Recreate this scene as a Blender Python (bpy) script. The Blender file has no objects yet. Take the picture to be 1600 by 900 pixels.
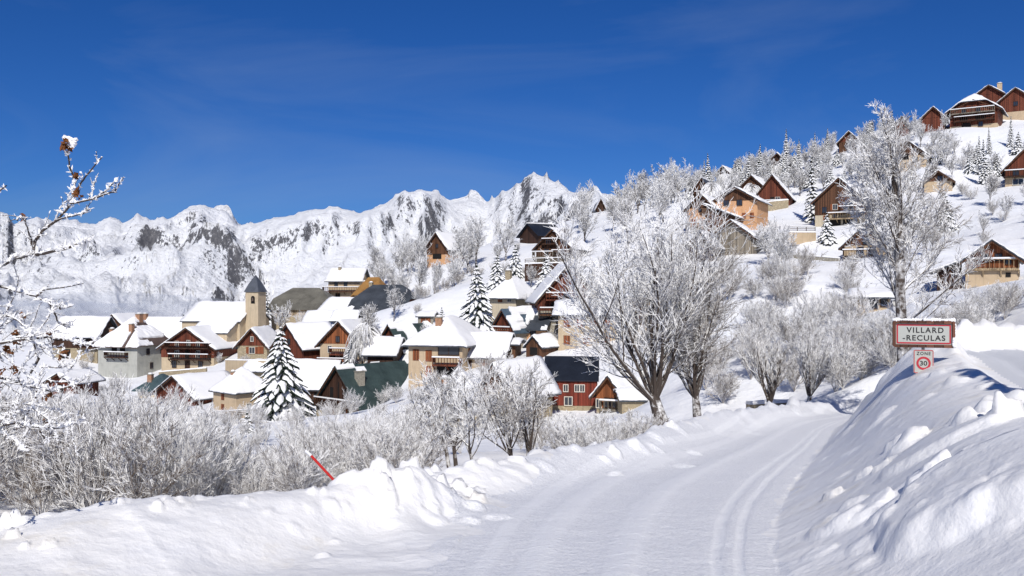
import bpy, bmesh, math, random
import numpy as np
from mathutils import Vector, Matrix, Quaternion

R = random.Random(7)
F = 1400.0            # focal length in pixels of the 1600 px wide photograph
SC = bpy.context.scene
COL = SC.collection
rad = math.radians

def P(u, v, D):       # a pixel and a distance -> a point of the place
    return Vector(((u - 800) / F * D, D, (450 - v) / F * D))

# ------------------------------------------------------------------ noise
def _hash(ix, iy, seed):
    h = (ix.astype(np.int64) * 374761393 + iy.astype(np.int64) * 668265263 + seed * 974711) & 0xffffffff
    h = ((h ^ (h >> 13)) * 1274126177) & 0xffffffff
    h = h ^ (h >> 16)
    return (h & 0xffff) / 65535.0
def vnoise(x, y, seed=0):
    x = np.asarray(x, float); y = np.asarray(y, float)
    ix = np.floor(x); iy = np.floor(y); fx = x - ix; fy = y - iy
    fx = fx * fx * fx * (fx * (fx * 6 - 15) + 10); fy = fy * fy * fy * (fy * (fy * 6 - 15) + 10)
    a = _hash(ix, iy, seed); b = _hash(ix + 1, iy, seed); c = _hash(ix, iy + 1, seed); d = _hash(ix + 1, iy + 1, seed)
    return (a + (b - a) * fx) * (1 - fy) + (c + (d - c) * fx) * fy - 0.5
def fbm(x, y, o=4, seed=0, gain=0.5):
    s = 0; a = 1.0
    for k in range(o):
        s = s + a * vnoise(x, y, seed + k * 17); a *= gain; x = x * 2.03 + 3.1; y = y * 2.03 + 1.7
    return s
def ridged(x, y, o=5, seed=0, gain=0.5):
    s = 0; a = 1.0; w = 1.0
    for k in range(o):
        n = (1 - np.abs(2 * vnoise(x, y, seed + k * 31))) ** 2
        s = s + a * n * w; w = np.clip(n * 1.3, 0, 1); a *= gain; x = x * 2.05 + 5.3; y = y * 2.05 + 2.9
    return s
def sstep(a, b, x):
    t = np.clip((x - a) / (b - a), 0, 1); return t * t * (3 - 2 * t)

# ------------------------------------------------------------------ objects
def tag(o, label=None, cat=None, group=None, kind=None):
    if label: o['label'] = label
    if cat: o['category'] = cat
    if group: o['group'] = group
    if kind: o['kind'] = kind
    return o
def empty(name, loc, rz=0.0):
    o = bpy.data.objects.new(name, None); COL.objects.link(o)
    o.location = loc; o.rotation_euler = (0, 0, rz); o.empty_display_size = 0.3
    return o
class MB:
    def __init__(self): self.v = []; self.f = []; self.m = []
    def add(self, vs, fs, mi=0):
        n = len(self.v); self.v += [tuple(p) for p in vs]
        self.f += [tuple(i + n for i in f) for f in fs]; self.m += [mi] * len(fs)
    def box(self, x0, x1, y0, y1, z0, z1, mi=0):
        self.add([(x0,y0,z0),(x1,y0,z0),(x1,y1,z0),(x0,y1,z0),(x0,y0,z1),(x1,y0,z1),(x1,y1,z1),(x0,y1,z1)],
                 [(0,3,2,1),(4,5,6,7),(0,1,5,4),(1,2,6,5),(2,3,7,6),(3,0,4,7)], mi)
    def bar(self, a, b, w, h=None, mi=0):
        a = Vector(a); b = Vector(b); h = h or w
        d = (b - a); 
        if d.length < 1e-6: return
        d.normalize(); up = Vector((0,0,1)) if abs(d.z) < .95 else Vector((1,0,0))
        s = d.cross(up).normalized(); t = s.cross(d)
        q = [s*w/2 - t*h/2, s*w/2 + t*h/2, -s*w/2 + t*h/2, -s*w/2 - t*h/2]
        self.add([a+k for k in q] + [b+k for k in q], [(3,2,1,0),(4,5,6,7),(0,1,5,4),(1,2,6,5),(2,3,7,6),(3,0,4,7)], mi)
    def tube(self, pts, rs, n=3, mi=0, cap=False):
        base = len(self.v); m = len(pts)
        ref = Vector((0.31, 0.17, 0.93))
        for i in range(m):
            d = (pts[min(i+1, m-1)] - pts[max(i-1, 0)])
            s = d.cross(ref)
            if s.length < 1e-6: s = d.cross(Vector((1,0,0)))
            s.normalize(); t = s.cross(d).normalized(); p = pts[i]; r = rs[i]
            for k in range(n):
                a = 2*math.pi*k/n
                c = s * (math.cos(a)*r) + t * (math.sin(a)*r)
                self.v.append((p.x+c.x, p.y+c.y, p.z+c.z))
        for i in range(m-1):
            for k in range(n):
                a = base+i*n+k; b = base+i*n+(k+1)%n
                self.f.append((a, a+n, b+n, b)); self.m.append(mi)
        if cap:
            self.f.append(tuple(base+(m-1)*n+k for k in range(n))[::-1]); self.m.append(mi)
    def blob(self, c, rx, ry, rz, rng, seg=7, ring=5, jit=.15, mi=0):
        base = len(self.v)
        self.v.append((c[0], c[1], c[2]+rz))
        for i in range(1, ring):
            th = math.pi*i/ring
            for k in range(seg):
                a = 2*math.pi*(k + .5*(i % 2))/seg; j = 1 + rng.uniform(-jit, jit)
                self.v.append((c[0]+rx*j*math.sin(th)*math.cos(a), c[1]+ry*j*math.sin(th)*math.sin(a), c[2]+rz*j*math.cos(th)))
        self.v.append((c[0], c[1], c[2]-rz)); last = len(self.v)-1
        for k in range(seg):
            self.f.append((base, base+1+k, base+1+(k+1)%seg)); self.m.append(mi)
            o = base+1+(ring-2)*seg
            self.f.append((last, o+(k+1)%seg, o+k)); self.m.append(mi)
        for i in range(ring-2):
            for k in range(seg):
                a = base+1+i*seg+k; b = base+1+i*seg+(k+1)%seg
                self.f.append((a, a+seg, b+seg, b)); self.m.append(mi)
    def build(self, name, mats, parent=None, M=None, smooth=False, fix=False):
        me = bpy.data.meshes.new(name)
        me.from_pydata(self.v, [], self.f)
        for mm in (mats if isinstance(mats, (list, tuple)) else [mats]): me.materials.append(mm)
        if M is not None: me.transform(M)
        if fix:
            bm = bmesh.new(); bm.from_mesh(me); bmesh.ops.recalc_face_normals(bm, faces=bm.faces); bm.to_mesh(me); bm.free()
        if len(me.materials) > 1: me.polygons.foreach_set('material_index', self.m)
        if smooth: me.polygons.foreach_set('use_smooth', [True]*len(me.polygons))
        me.update()
        o = bpy.data.objects.new(name, me); COL.objects.link(o)
        if parent: o.parent = parent
        return o
def grid_object(name, V, Fc, mat, uv=None):
    me = bpy.data.meshes.new(name)
    me.vertices.add(len(V)); me.vertices.foreach_set('co', np.ascontiguousarray(V, dtype=np.float32).ravel())
    n = len(Fc); me.loops.add(n*4); me.loops.foreach_set('vertex_index', np.ascontiguousarray(Fc, dtype=np.int32).ravel())
    me.polygons.add(n); me.polygons.foreach_set('loop_start', np.arange(0, n*4, 4, dtype=np.int32))
    me.polygons.foreach_set('loop_total', np.full(n, 4, dtype=np.int32))
    me.polygons.foreach_set('use_smooth', np.ones(n, dtype=bool))
    me.update(calc_edges=True); me.validate()
    if uv is not None:
        l = me.uv_layers.new(name='UVMap'); l.data.foreach_set('uv', np.ascontiguousarray(uv[Fc.ravel()], dtype=np.float32).ravel())
    me.materials.append(mat)
    o = bpy.data.objects.new(name, me); COL.objects.link(o); return o
def subset(name, V, Fc, mat, uv=None):
    used = np.unique(Fc); mp = np.zeros(len(V), np.int64); mp[used] = np.arange(len(used))
    return grid_object(name, V[used], mp[Fc], mat, None if uv is None else uv[used])
def copy_tree(o, parent=None):
    c = o.copy(); COL.objects.link(c)
    if parent: c.parent = parent
    for ch in KIDS.get(o.name, []): copy_tree(ch, c)
    return c
KIDS = {}

# ------------------------------------------------------------------ materials
class NT:
    def __init__(self, name):
        self.m = bpy.data.materials.new(name); self.m.use_nodes = True
        self.t = self.m.node_tree; self.t.nodes.clear()
        self.out = self.t.nodes.new('ShaderNodeOutputMaterial'); self.b = self.t.nodes.new('ShaderNodeBsdfPrincipled')
        self.t.links.new(self.b.outputs[0], self.out.inputs[0])
        self.b.inputs['Specular IOR Level'].default_value = .25
    def n(self, typ, **kw):
        x = self.t.nodes.new(typ)
        for k, v in kw.items(): setattr(x, k, v)
        return x
    def l(self, a, b): self.t.links.new(a, b)
    def coord(self, what='Object', scale=(1,1,1)):
        c = self.n('ShaderNodeTexCoord'); m = self.n('ShaderNodeMapping'); m.inputs['Scale'].default_value = scale
        self.l(c.outputs[what], m.inputs[0]); return m.outputs[0]
    def noise(self, vec, scale, detail=4, rough=.5):
        x = self.n('ShaderNodeTexNoise'); x.inputs['Scale'].default_value = scale; x.inputs['Detail'].default_value = detail
        x.inputs['Roughness'].default_value = rough; self.l(vec, x.inputs['Vector']); return x.outputs[0]
    def ramp(self, fac, stops):
        r = self.n('ShaderNodeValToRGB'); e = r.color_ramp.elements
        while len(e) < len(stops): e.new(.5)
        for q, (p, c) in zip(e, stops): q.position = p; q.color = (*c, 1) if len(c) == 3 else c
        self.l(fac, r.inputs[0]); return r.outputs[0]
    def math(self, op, a, b=None, c=None):
        x = self.n('ShaderNodeMath', operation=op)
        for i, q in enumerate((a, b, c)):
            if q is None: continue
            if isinstance(q, (int, float)): x.inputs[i].default_value = q
            else: self.l(q, x.inputs[i])
        return x.outputs[0]
    def mix(self, fac, a, b, blend='MIX'):
        x = self.n('ShaderNodeMix', data_type='RGBA', blend_type=blend)
        for i, q in ((0, fac), (6, a), (7, b)):
            if isinstance(q, tuple): x.inputs[i].default_value = (*q, 1)
            elif isinstance(q, (int, float)): x.inputs[i].default_value = q
            else: self.l(q, x.inputs[i])
        return x.outputs[2]
    def bump(self, h, strength=.3, dist=.1, normal=None):
        x = self.n('ShaderNodeBump'); x.inputs['Strength'].default_value = strength; x.inputs['Distance'].default_value = dist
        self.l(h, x.inputs['Height'])
        if normal is not None: self.l(normal, x.inputs['Normal'])
        return x.outputs[0]
    def done(self, color=None, rough=.8, normal=None):
        if color is not None:
            if isinstance(color, tuple): self.b.inputs['Base Color'].default_value = (*color, 1)
            else: self.l(color, self.b.inputs['Base Color'])
        if isinstance(rough, (int, float)): self.b.inputs['Roughness'].default_value = rough
        else: self.l(rough, self.b.inputs['Roughness'])
        if normal is not None: self.l(normal, self.b.inputs['Normal'])
        return self.m

SNOW = (.885, .88, .875)
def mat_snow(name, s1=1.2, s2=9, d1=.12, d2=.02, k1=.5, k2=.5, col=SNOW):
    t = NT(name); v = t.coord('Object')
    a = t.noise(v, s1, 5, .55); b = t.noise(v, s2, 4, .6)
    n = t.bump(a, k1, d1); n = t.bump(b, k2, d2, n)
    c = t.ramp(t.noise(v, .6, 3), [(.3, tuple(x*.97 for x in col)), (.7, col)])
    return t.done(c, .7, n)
def mat_bank():
    t = NT('ploughed_snow'); v = t.coord('Object')
    n = t.bump(t.noise(v, 2.6, 5, .55), .45, .05); n = t.bump(t.noise(v, 15, 4, .6), .38, .03, n)
    vo = t.n('ShaderNodeTexVoronoi'); vo.inputs['Scale'].default_value = 5.5; t.l(v, vo.inputs['Vector']); n = t.bump(vo.outputs['Distance'], .18, .05, n)
    st = t.noise(v, .55, 6, .7)
    c = t.ramp(st, [(.35, SNOW), (.58, (.87, .855, .83)), (.68, (.80, .765, .70)), (.8, (.84, .82, .79))])
    g = t.noise(v, 30, 2, .8)
    c = t.mix(t.ramp(g, [(.72, (0,0,0)), (.76, (1,1,1))]), c, (.62, .57, .5))
    return t.done(c, .65, n)
def mat_plain(name, col, var=.12, scale=1.5, rough=.85, bump=0.0):
    t = NT(name); v = t.coord('Object')
    f = t.noise(v, scale, 6, .6)
    c = t.ramp(f, [(.25, tuple(x*(1-2*var) for x in col)), (.5, col), (.8, tuple(min(1, x*(1+var)) for x in col))])
    n = t.bump(t.noise(v, 14, 3), .3, bump) if bump else None
    return t.done(c, rough, n)
def mat_plaster(name, col):
    t = NT(name); v = t.coord('Object')
    big = t.noise(v, .5, 5, .65)
    c = t.ramp(big, [(.25, tuple(x*.68 for x in col)), (.45, tuple(x*.93 for x in col)), (.75, tuple(min(1, x*1.06) for x in col))])
    st = t.noise(t.coord('Object', (2.2, 2.2, .25)), 1.3, 4, .6)          # rain streaks
    c = t.mix(t.math('MULTIPLY', t.ramp(st, [(.5, (0,0,0)), (.72, (1,1,1))]), .4), c, tuple(x*.55 for x in col))
    return t.done(c, .9, t.bump(t.noise(v, 9, 4), .4, .02))
def mat_stone(name, col):
    t = NT(name); v = t.coord('Object')
    vo = t.n('ShaderNodeTexVoronoi'); vo.inputs['Scale'].default_value = 2.6; t.l(t.coord('Object', (1, 1, 1.7)), vo.inputs['Vector'])
    hsv = t.n('ShaderNodeSeparateColor'); t.l(vo.outputs['Color'], hsv.inputs[0])
    c = t.ramp(hsv.outputs[0], [(0, tuple(x*.55 for x in col)), (.5, col), (1, tuple(min(1, x*1.25) for x in col))])
    c = t.mix(t.ramp(vo.outputs['Distance'], [(.3, (0,0,0)), (.5, (1,1,1))]), c, tuple(x*.8 for x in col))
    return t.done(c, .95, t.bump(vo.outputs['Distance'], .5, .05))
def mat_wood(name, col, planks=5.0):
    t = NT(name); v = t.coord('Object')
    sx = t.n('ShaderNodeSeparateXYZ'); t.l(v, sx.inputs[0])
    s = t.math('MULTIPLY', t.math('ADD', sx.outputs[0], sx.outputs[1]), planks)
    cell = t.math('FLOOR', s); fr = t.math('FRACT', s)
    wn = t.n('ShaderNodeTexWhiteNoise', noise_dimensions='1D'); t.l(cell, wn.inputs['W'])
    g = t.noise(t.coord('Object', (6, 6, .5)), 2, 4, .6)
    c = t.ramp(t.math('ADD', t.math('MULTIPLY', wn.outputs[0], .55), t.math('MULTIPLY', g, .45)),
               [(.2, tuple(x*.5 for x in col)), (.5, col), (.85, tuple(min(1, x*1.5) for x in col))])
    gap = t.math('LESS_THAN', t.math('ABSOLUTE', t.math('SUBTRACT', fr, .5)), .44)
    c = t.mix(gap, tuple(x*.3 for x in col), c)
    return t.done(c, .75, t.bump(gap, .4, .02))
def mat_roof(name, col, seam=2.0, rough=.45):
    t = NT(name); v = t.coord('Object')
    f = t.noise(v, .45, 6, .65)
    c = t.ramp(f, [(.28, tuple(x*.6 for x in col)), (.5, col), (.75, tuple(min(1, x*1.35) for x in col))])
    br = t.n('ShaderNodeTexBrick'); br.inputs['Scale'].default_value = seam; br.inputs['Mortar Size'].default_value = .03
    br.inputs['Color1'].default_value = (.75,.75,.75,1); br.inputs['Color2'].default_value = (1,1,1,1); br.inputs['Mortar'].default_value = (.5,.5,.5,1)
    t.l(v, br.inputs['Vector'])
    c = t.mix(.55, c, br.outputs[0], 'MULTIPLY')
    return t.done(c, rough, t.bump(br.outputs[1], .25, .02))
def mat_frost(name, bark, lo, hi, white=(.87, .865, .855), nz=1.0, noise_scale=3.0):
    t = NT(name); g = t.n('ShaderNodeNewGeometry'); s = t.n('ShaderNodeSeparateXYZ'); t.l(g.outputs['Normal'], s.inputs[0])
    nn = t.noise(t.coord('Object'), noise_scale, 3, .6)
    a = t.math('ADD', t.math('MULTIPLY', s.outputs[2], nz), t.math('MULTIPLY', t.math('SUBTRACT', nn, .5), 1.6))
    fac = t.ramp(a, [(0, (0,0,0)), (1, (1,1,1))])
    oi = t.n('ShaderNodeObjectInfo'); a = t.math('ADD', a, t.math('MULTIPLY', t.math('SUBTRACT', oi.outputs['Random'], .55), .55))
    mr = t.n('ShaderNodeMapRange'); mr.inputs[1].default_value = lo; mr.inputs[2].default_value = hi; t.l(a, mr.inputs[0])
    w = t.mix(t.math('MULTIPLY', oi.outputs['Random'], .15), white, tuple(x*.78 for x in white))
    c = t.mix(mr.outputs[0], bark, w)
    return t.done(c, .85)
M = {}
M['snow'] = mat_snow('snow_soft')
M['roofsnow'] = mat_snow('roof_snow', .7, 5, .15, .03, .5, .3)
M['frost'] = mat_frost('frosted_twig', (.11, .075, .05), -.88, .2, noise_scale=5)
M['frostbark'] = mat_frost('frosted_bark', (.07, .054, .045), -.02, .52)
M['frostdark'] = mat_frost('frosted_shrub', (.13, .09, .058), -.78, .3, noise_scale=5)
M['fartwig'] = mat_frost('frosted_far_tree', (.12, .105, .095), -.85, .15)
M['needles'] = mat_plain('spruce_needles', (.022, .034, .022), .35, 4)
M['sprucesnow'] = mat_snow('branch_snow', 2, 12, .05, .02, .3, .3)
M['bark'] = mat_plain('bark', (.055, .04, .03), .3, 6, .95, .02)
M['leaf'] = mat_plain('dry_leaf', (.17, .065, .022), .35, 18)
for n, c in dict(tan=(.52,.40,.265), beige=(.52,.45,.33), grey=(.42,.42,.38), orange=(.60,.34,.18), sand=(.50,.40,.27), churchtan=(.52,.42,.29)).items():
    M[n] = mat_plaster('plaster_'+n, c)
for n, c in dict(stone=(.40,.33,.22), greystone=(.36,.33,.27)).items(): M[n] = mat_stone('masonry_'+n, c)
for n, c in dict(wdark=(.055,.026,.016), wred=(.135,.038,.02), worange=(.25,.085,.032), wbrown=(.105,.048,.025), wgrey=(.22,.19,.15), wbarn=(.17,.034,.02), shutter=(.22,.07,.028), wpale=(.34,.25,.15)).items():
    M[n] = mat_wood('wood_'+n, c)
for n, c in dict(rgreen=(.045,.068,.066), rnavy=(.016,.02,.03), rblue=(.085,.125,.165), rgrey=(.17,.16,.13), rslate=(.06,.068,.08), rteal=(.07,.11,.12), rochre=(.36,.19,.06), rbrown=(.12,.085,.07)).items():
    M[n] = mat_roof('roofing_'+n, c)
M['spire'] = mat_roof('spire_slate', (.095, .105, .125), 2.5)
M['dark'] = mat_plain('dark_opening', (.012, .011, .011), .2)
M['frame'] = mat_plain('painted_frame', (.62, .58, .5), .1)
M['brick'] = mat_plain('chimney_brick', (.36, .20, .12), .2, 4)
M['metal'] = mat_plain('galvanised_metal', (.35, .36, .37), .1, 5, .45)
M['rail'] = mat_plain('weathered_rail', (.10, .075, .055), .25, 5)
def mat_glass():
    t = NT('window_glass'); t.b.inputs['Specular IOR Level'].default_value = .6
    return t.done((.03, .035, .045), .08)
M['glass'] = mat_glass()

# ------------------------------------------------------------------ near terrain data (metres / S)
S = 1.3
RY = [-8, 0, 4, 7.65, 11.3, 14.9, 21.6, 29.7, 35, 39.7, 50]
RL = [-3.2, -2.0, -1.3, -.75, -.5, .35, 3.7, 7.2, 9.6, 11.9, 16]
RR = [0, 1.2, 1.7, 2.24, 3.35, 4.75, 7.5, 10.7, 13.2, 17, 23]
KN = np.array([(-12,6.3,.25),(-7,7.4,.27),(-4.7,8.2,.30),(-3.94,8.9,.50),(-3.32,9.3,.46),(-2.29,10,.42),(-1.99,10.3,.46),(-1.6,10.8,.56),(-1.2,11.25,.56),
    (-1.02,11.6,.22),(-1.35,12.4,.12),(-1.32,13.2,.30),(-.4,13.8,.34),(.79,15.8,.42),(2.35,18.3,.46),(5,25,.6),(8.7,32,.62),(13.5,42,.5),(17.4,46,.48),(24,47,.45),(32,46,.4)])
CY = [-8, 0, 5, 8, 12, 15.5, 17.6, 20.5, 24, 29, 33.5]
CX = [2.6, 3.4, 4.1, 4.9, 6.6, 7.9, 8.7, 9.95, 10.8, 11.7, 12.7]
CZ = [-1.05, -1.1, -1.16, -1.18, -1.42, -1.4, -1.42, -.98, -2.2, -3.8, -5.0]
def smooth_interp(y, ys, vs, w=1.2):
    return sum(np.interp(y + k*w, ys, vs) for k in (-1, -.5, 0, .5, 1)) / 5

# far ground control points: pixel, distance, pixel row
CTRL = [(-100,14,835),(200,17,812),(450,20,806),(650,22,800),(760,26,785),(850,28,765),(950,33,735),(1050,44,705),(1150,58,672),(1000,72,680),(1250,78,638),
 (1300,82,600),(1400,80,545),(1480,62,517),(1550,58,508),(1650,52,492),(1720,36,488),(1750,26,500),(1950,22,460),(1950,45,420),
 (-200,40,760),(0,42,752),(200,42,757),(400,42,762),(600,46,745),(750,52,722),(850,62,700),(0,80,690),(200,80,690),(400,88,690),(600,92,682),(800,88,682),(900,95,668),
 (0,150,625),(120,160,620),(-200,120,650),(-300,200,600),(1150,95,560),(1200,105,535),(1200,140,425),(1100,120,490),(1350,112,470),(1290,90,585),(1200,165,392),(1400,140,395),(1450,125,405),
 (1550,135,372),(1550,180,300),(1480,185,295),(1600,170,295),(1550,212,232),(1000,170,420),(950,220,370),(1700,110,420),(1750,180,260),(1900,150,250),
 (960,305,330),(1030,300,312),(1100,300,290),(1180,295,268),(1250,290,245),(1330,275,225),(1400,262,205),(1500,268,178),(1600,270,155),(1750,270,125),(2000,230,100),
 (800,285,372),(700,275,398),(620,265,420),(540,260,455),(470,250,482),(400,245,505),(300,240,528),(150,235,540),(0,230,545),(-200,230,555),
 (960,420,420),(1100,420,380),(1250,420,340),(1400,420,300),(1600,440,260),(2000,420,200),(800,400,470),(650,400,510),(500,380,560),(300,350,620),(100,350,640),(-200,350,650),(-600,350,650),
 (1365,90,500),(640,230,440),(590,200,480),(740,215,425),(700,190,455)]
CPT = [(*P(*c[:1], c[2], c[1]),) for c in CTRL]
CPT += [(0,-20,.5),(-20,-12,-3),(20,-12,3),(-60,-40,-8),(60,-40,16),(0,-110,8),(-110,30,-16),(-160,120,-28),(160,60,40),(-220,-60,-30),(220,-60,60),(0,-300,30),(-300,-200,-20),(300,-200,80),
        (-5,4,-2.6),(-9,8,-4),(-14,4,-5),(16,6,-.5),(24,14,.6)]
RB = {}
def fit_ground(extra):
    pts = np.array(CPT + extra, float)
    xy = pts[:, :2]; c = 14.0
    d = np.sqrt(((xy[:, None] - xy[None]) ** 2).sum(-1) + c*c)
    n = len(pts); A = np.zeros((n+3, n+3)); A[:n, :n] = d + np.eye(n)*(-.6); A[:n, n] = 1; A[:n, n+1:] = xy / 100; A[n:, :n] = A[:n, n:].T
    b = np.zeros(n+3); b[:n] = pts[:, 2]
    RB['w'] = np.linalg.solve(A, b); RB['xy'] = xy; RB['c'] = c
def zfar(X, Y):
    w = RB['w']; xy = RB['xy']; c = RB['c']; n = len(xy)
    z = w[n] + w[n+1]*X/100 + w[n+2]*Y/100
    for k in range(n):
        z = z + w[k]*np.sqrt((X-xy[k,0])**2 + (Y-xy[k,1])**2 + c*c)
    return z
LUMPS = []
def make_lumps():
    r = random.Random(21)
    for i in range(380):                                     # plough debris along the left crest
        k = r.random()**1.0 * (len(KN)-3) + .5; j = int(k); f = k-j
        p = KN[j]*(1-f) + KN[j+1]*f
        q = r.gauss(0.0, .42); dx = KN[j+1]-KN[j]; L_ = math.hypot(dx[0], dx[1])
        s = r.uniform(.06, .22) * (.6 + .03*p[1]) * (.55 if p[1] < 10.4 else 1)
        LUMPS.append((p[0] + q*dx[1]/L_, p[1] - q*dx[0]/L_, s, s*r.uniform(.25, .6)))
    for i in range(120):                                     # rubble on the right bank
        y = r.uniform(4, 26); t = r.random()**.6
        x = np.interp(y, RY, RR)*(1-t) + np.interp(y, CY, CX)*t
        s = r.uniform(.05, .2) * (.6+.03*y)
        LUMPS.append((x + r.gauss(0, .15), y, s, s*r.uniform(.15, .4)))
    for i in range(9):                                      # heap thrown up beside the sign
        s = r.uniform(.10, .28); LUMPS.append((9.95+r.gauss(0, .4), 20.4+r.gauss(0, .6), s, s*r.uniform(.15, .35)))
    for i in range(90):                                      # far edge of the upper road
        k = r.random(); s = r.uniform(.1, .3)
        x, y = (np.interp(8+14*k, [8,13,18,22], [11.7,14.2,15.6,14.6]), 8+14*k) if i % 2 else (10.5+4.5*k, 23.3)
        LUMPS.append((x+r.gauss(0, .3), y+r.gauss(0, .25), s, s*r.uniform(.4, .8)))
    for u, v, D, s, h in [(1418,705,10.6,.24,.2),(1400,690,11.2,.2,.1),(1545,640,9.6,.22,.22),(1520,665,9.3,.2,.16),(1575,660,8.8,.25,.18),(1500,650,10.2,.13,.12),(1590,625,10.2,.2,.16),
                          (1450,770,8.0,.26,.11),(1390,790,7.9,.2,.1),(1340,775,8.8,.18,.09),(1300,740,10.5,.18,.09),(1320,800,8.4,.15,.07),(1560,700,7.6,.24,.08),(1470,850,6.6,.3,.07),(1360,850,7.4,.2,.06),(1580,800,6.1,.3,.06),
                          (1350,720,10.6,.14,.09),(1370,640,15,.3,.12),(1280,850,7.9,.16,.06)]:
        p = P(u, v, D); LUMPS.append((p.x, p.y, s, h))
make_lumps()
def height(X, Y):
    X = np.asarray(X, float); Y = np.asarray(Y, float); shp = X.shape; X = X.ravel(); Y = Y.ravel()
    zf = zfar(X, Y) + fbm(X/18, Y/18, 4, 5)*1.0*sstep(30, 70, np.hypot(X, Y)) + fbm(X/2.5, Y/2.5, 3, 9)*.22*sstep(12, 40, np.hypot(X, Y))
    z = zf.copy()
    near = np.hypot(X, Y) < 85
    x = X[near]/S; yy = Y[near]/S; y = np.maximum(yy, -8); fz = zf[near]/S
    L = smooth_interp(y, RY, RL); Rr = smooth_interp(y, RY, RR)
    zr = -1.7 - .1*y
    # left / far crest line
    best = np.full(x.shape, 1e9); side = np.ones(x.shape); hc = np.zeros(x.shape); kz = np.zeros(x.shape)
    for a, b in zip(KN[:-1], KN[1:]):
        d = b[:2]-a[:2]; q = np.clip(((x-a[0])*d[0] + (yy-a[1])*d[1])/(d@d), 0, 1)
        px = a[0]+q*d[0]; py = a[1]+q*d[1]; dist = np.hypot(x-px, yy-py); m = dist < best
        best = np.where(m, dist, best); side = np.where(m, np.sign(d[0]*(yy-a[1]) - d[1]*(x-a[0])), side)
        hc = np.where(m, a[2]+q*(b[2]-a[2]), hc); kz = np.where(m, -1.7-.1*py, kz)
    out = (side > 0)
    # points far left and in front of the crest are also "inside"
    sin_ = np.where(yy < 12.2, np.interp(x, [-9, -3.4, -2.6, -1.9, -.6], [1.9, 1.8, 1.2, .62, .5]), .62)
    prof_in = hc*np.exp(-(best/sin_)**2); prof_out = hc*np.exp(-(best/.45)**2)
    w = sstep(.25, 3.6, best)
    zl = np.where(out, (1-w)*zr + w*fz + prof_out, zr + prof_in)
    # right bank
    Cx = smooth_interp(y, CY, CX, .7); Cz = smooth_interp(y, CY, CZ, .35)
    t = np.clip((x-Rr)/np.maximum(Cx-Rr, .2), 0, 1)
    prof = .55*t + .45*np.sin(t*math.pi/2) - .06*np.sin(t*2*math.pi)
    bank = zr + (Cz-zr)*prof
    UR = smooth_interp(y, [-8,3,8,13,18,21,23], [7,9.5,11,13.5,15,14.6,13.5], .6)
    zu = -1.62 + .004*(y-10)
    d = np.maximum(x-UR, (yy-22.6))
    up = zu + sstep(0, 4.5, d)*(fz-zu) + .56*np.exp(-((d-.85)/.5)**2)*(d > -.6)
    over = x - Cx
    zright = np.where(over > 0, bank + (up-bank)*sstep(0, .55, over), bank)
    zhair = zr + sstep(0, 3, x-Rr)*(fz-zr)
    fade = sstep(33, 35.5, yy)
    zright = zright*(1-fade) + zhair*fade
    zright = zright + .07*np.exp(-(over/.28)**2)*(1-fade)*(.6 + 1.2*vnoise(x*3, yy*1.6, 12))
    zn = np.where(out | (x <= Rr), zl, zright)
    for sx, sy, rx, ry, an, hh in ((3.62, 6.75, .78, 1.05, .35, .17), (4.35, 9.2, .42, .7, .5, .10), (3.2, 8.55, .32, .5, .4, .08)):      # wind-packed shelves with broken edges
        ca, sa = math.cos(an), math.sin(an); ux = ((x-sx)*ca + (yy-sy)*sa)/rx; uy = (-(x-sx)*sa + (yy-sy)*ca)/ry
        rr = np.sqrt(ux*ux+uy*uy) + .22*vnoise(x*3.2, yy*3.2, 33)
        zn = zn + hh*(1-sstep(.82, 1.0, rr))
    edge = np.clip(x-L, 0, None); onroad = (~out) & (x > L+.1) & (x < Rr-.05)
    onup = (over > .6) & (d < 0) & ~out
    rough = np.where(onroad | onup, .10, np.where(out, .8, np.where(x > Rr, .26, .42))) * np.exp(-np.hypot(x, yy)/90)
    zn = zn + rough*(fbm(x/1.6, yy/1.6, 4, 3, .55)*.17 + ridged(x/.8, yy/.8, 3, 8)*.05 - .035) 
    rib = vnoise(x*2.6 + y*.4, y*.5, 77)*(.04 + .09*np.exp(-((x+1.5)/.6)**2)) * sstep(1.6, .9, best) * (~out)*sstep(.4, -.2, x-L)       # plough ribs down the left bank
    zn = zn + rib
    zn = zn + onroad*(.008*fbm(x*3.1+yy*1.3, yy*2.7-x*1.1, 4, 61, .6))*np.exp(-np.hypot(x, yy)/30)
    # ruts
    for s0, wd, dp in ((.16,.12,-.02),(.30,.16,-.035),(.56,.17,-.04),(.82,.05,.014),(.89,.04,.014)):
        s = (x-L)/np.maximum(Rr-L, 1)
        zn = zn - dp*np.exp(-((s-s0)/(wd*.35))**2)*onroad*np.clip((34-yy)/10, 0, 1)
    for s0 in (1.3, 2.6):
        zn = zn - .05*np.exp(-((over-s0)/.2)**2)*onup
    for li, (lx, ly, s, h) in enumerate(LUMPS):
        mm = (np.abs(x-lx) < s) & (np.abs(yy-ly) < s)
        if mm.any():
            if li % 3 == 0 and s < .3:                          # broken blocks with flat faces
                an = li*1.7; ua = np.abs((x[mm]-lx)*math.cos(an) + (yy[mm]-ly)*math.sin(an))/s/.8; va = np.abs(-(x[mm]-lx)*math.sin(an) + (yy[mm]-ly)*math.cos(an))/s/.55
                rr = (ua**5 + va**5)**.2; zn[mm] += h*(1.15 + .5*(ua*math.sin(li)-.4))*(1-sstep(.78, 1.0, rr)); continue
            rr = np.hypot(x[mm]-lx, yy[mm]-ly)/s
            zn[mm] += h*np.clip(1-rr*rr, 0, 1)**.55*(.8+.5*vnoise(x[mm]*7, yy[mm]*7, 4))
    z[near] = zn*S
    rr = np.hypot(X, Y); f = sstep(60, 84, rr)
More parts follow.
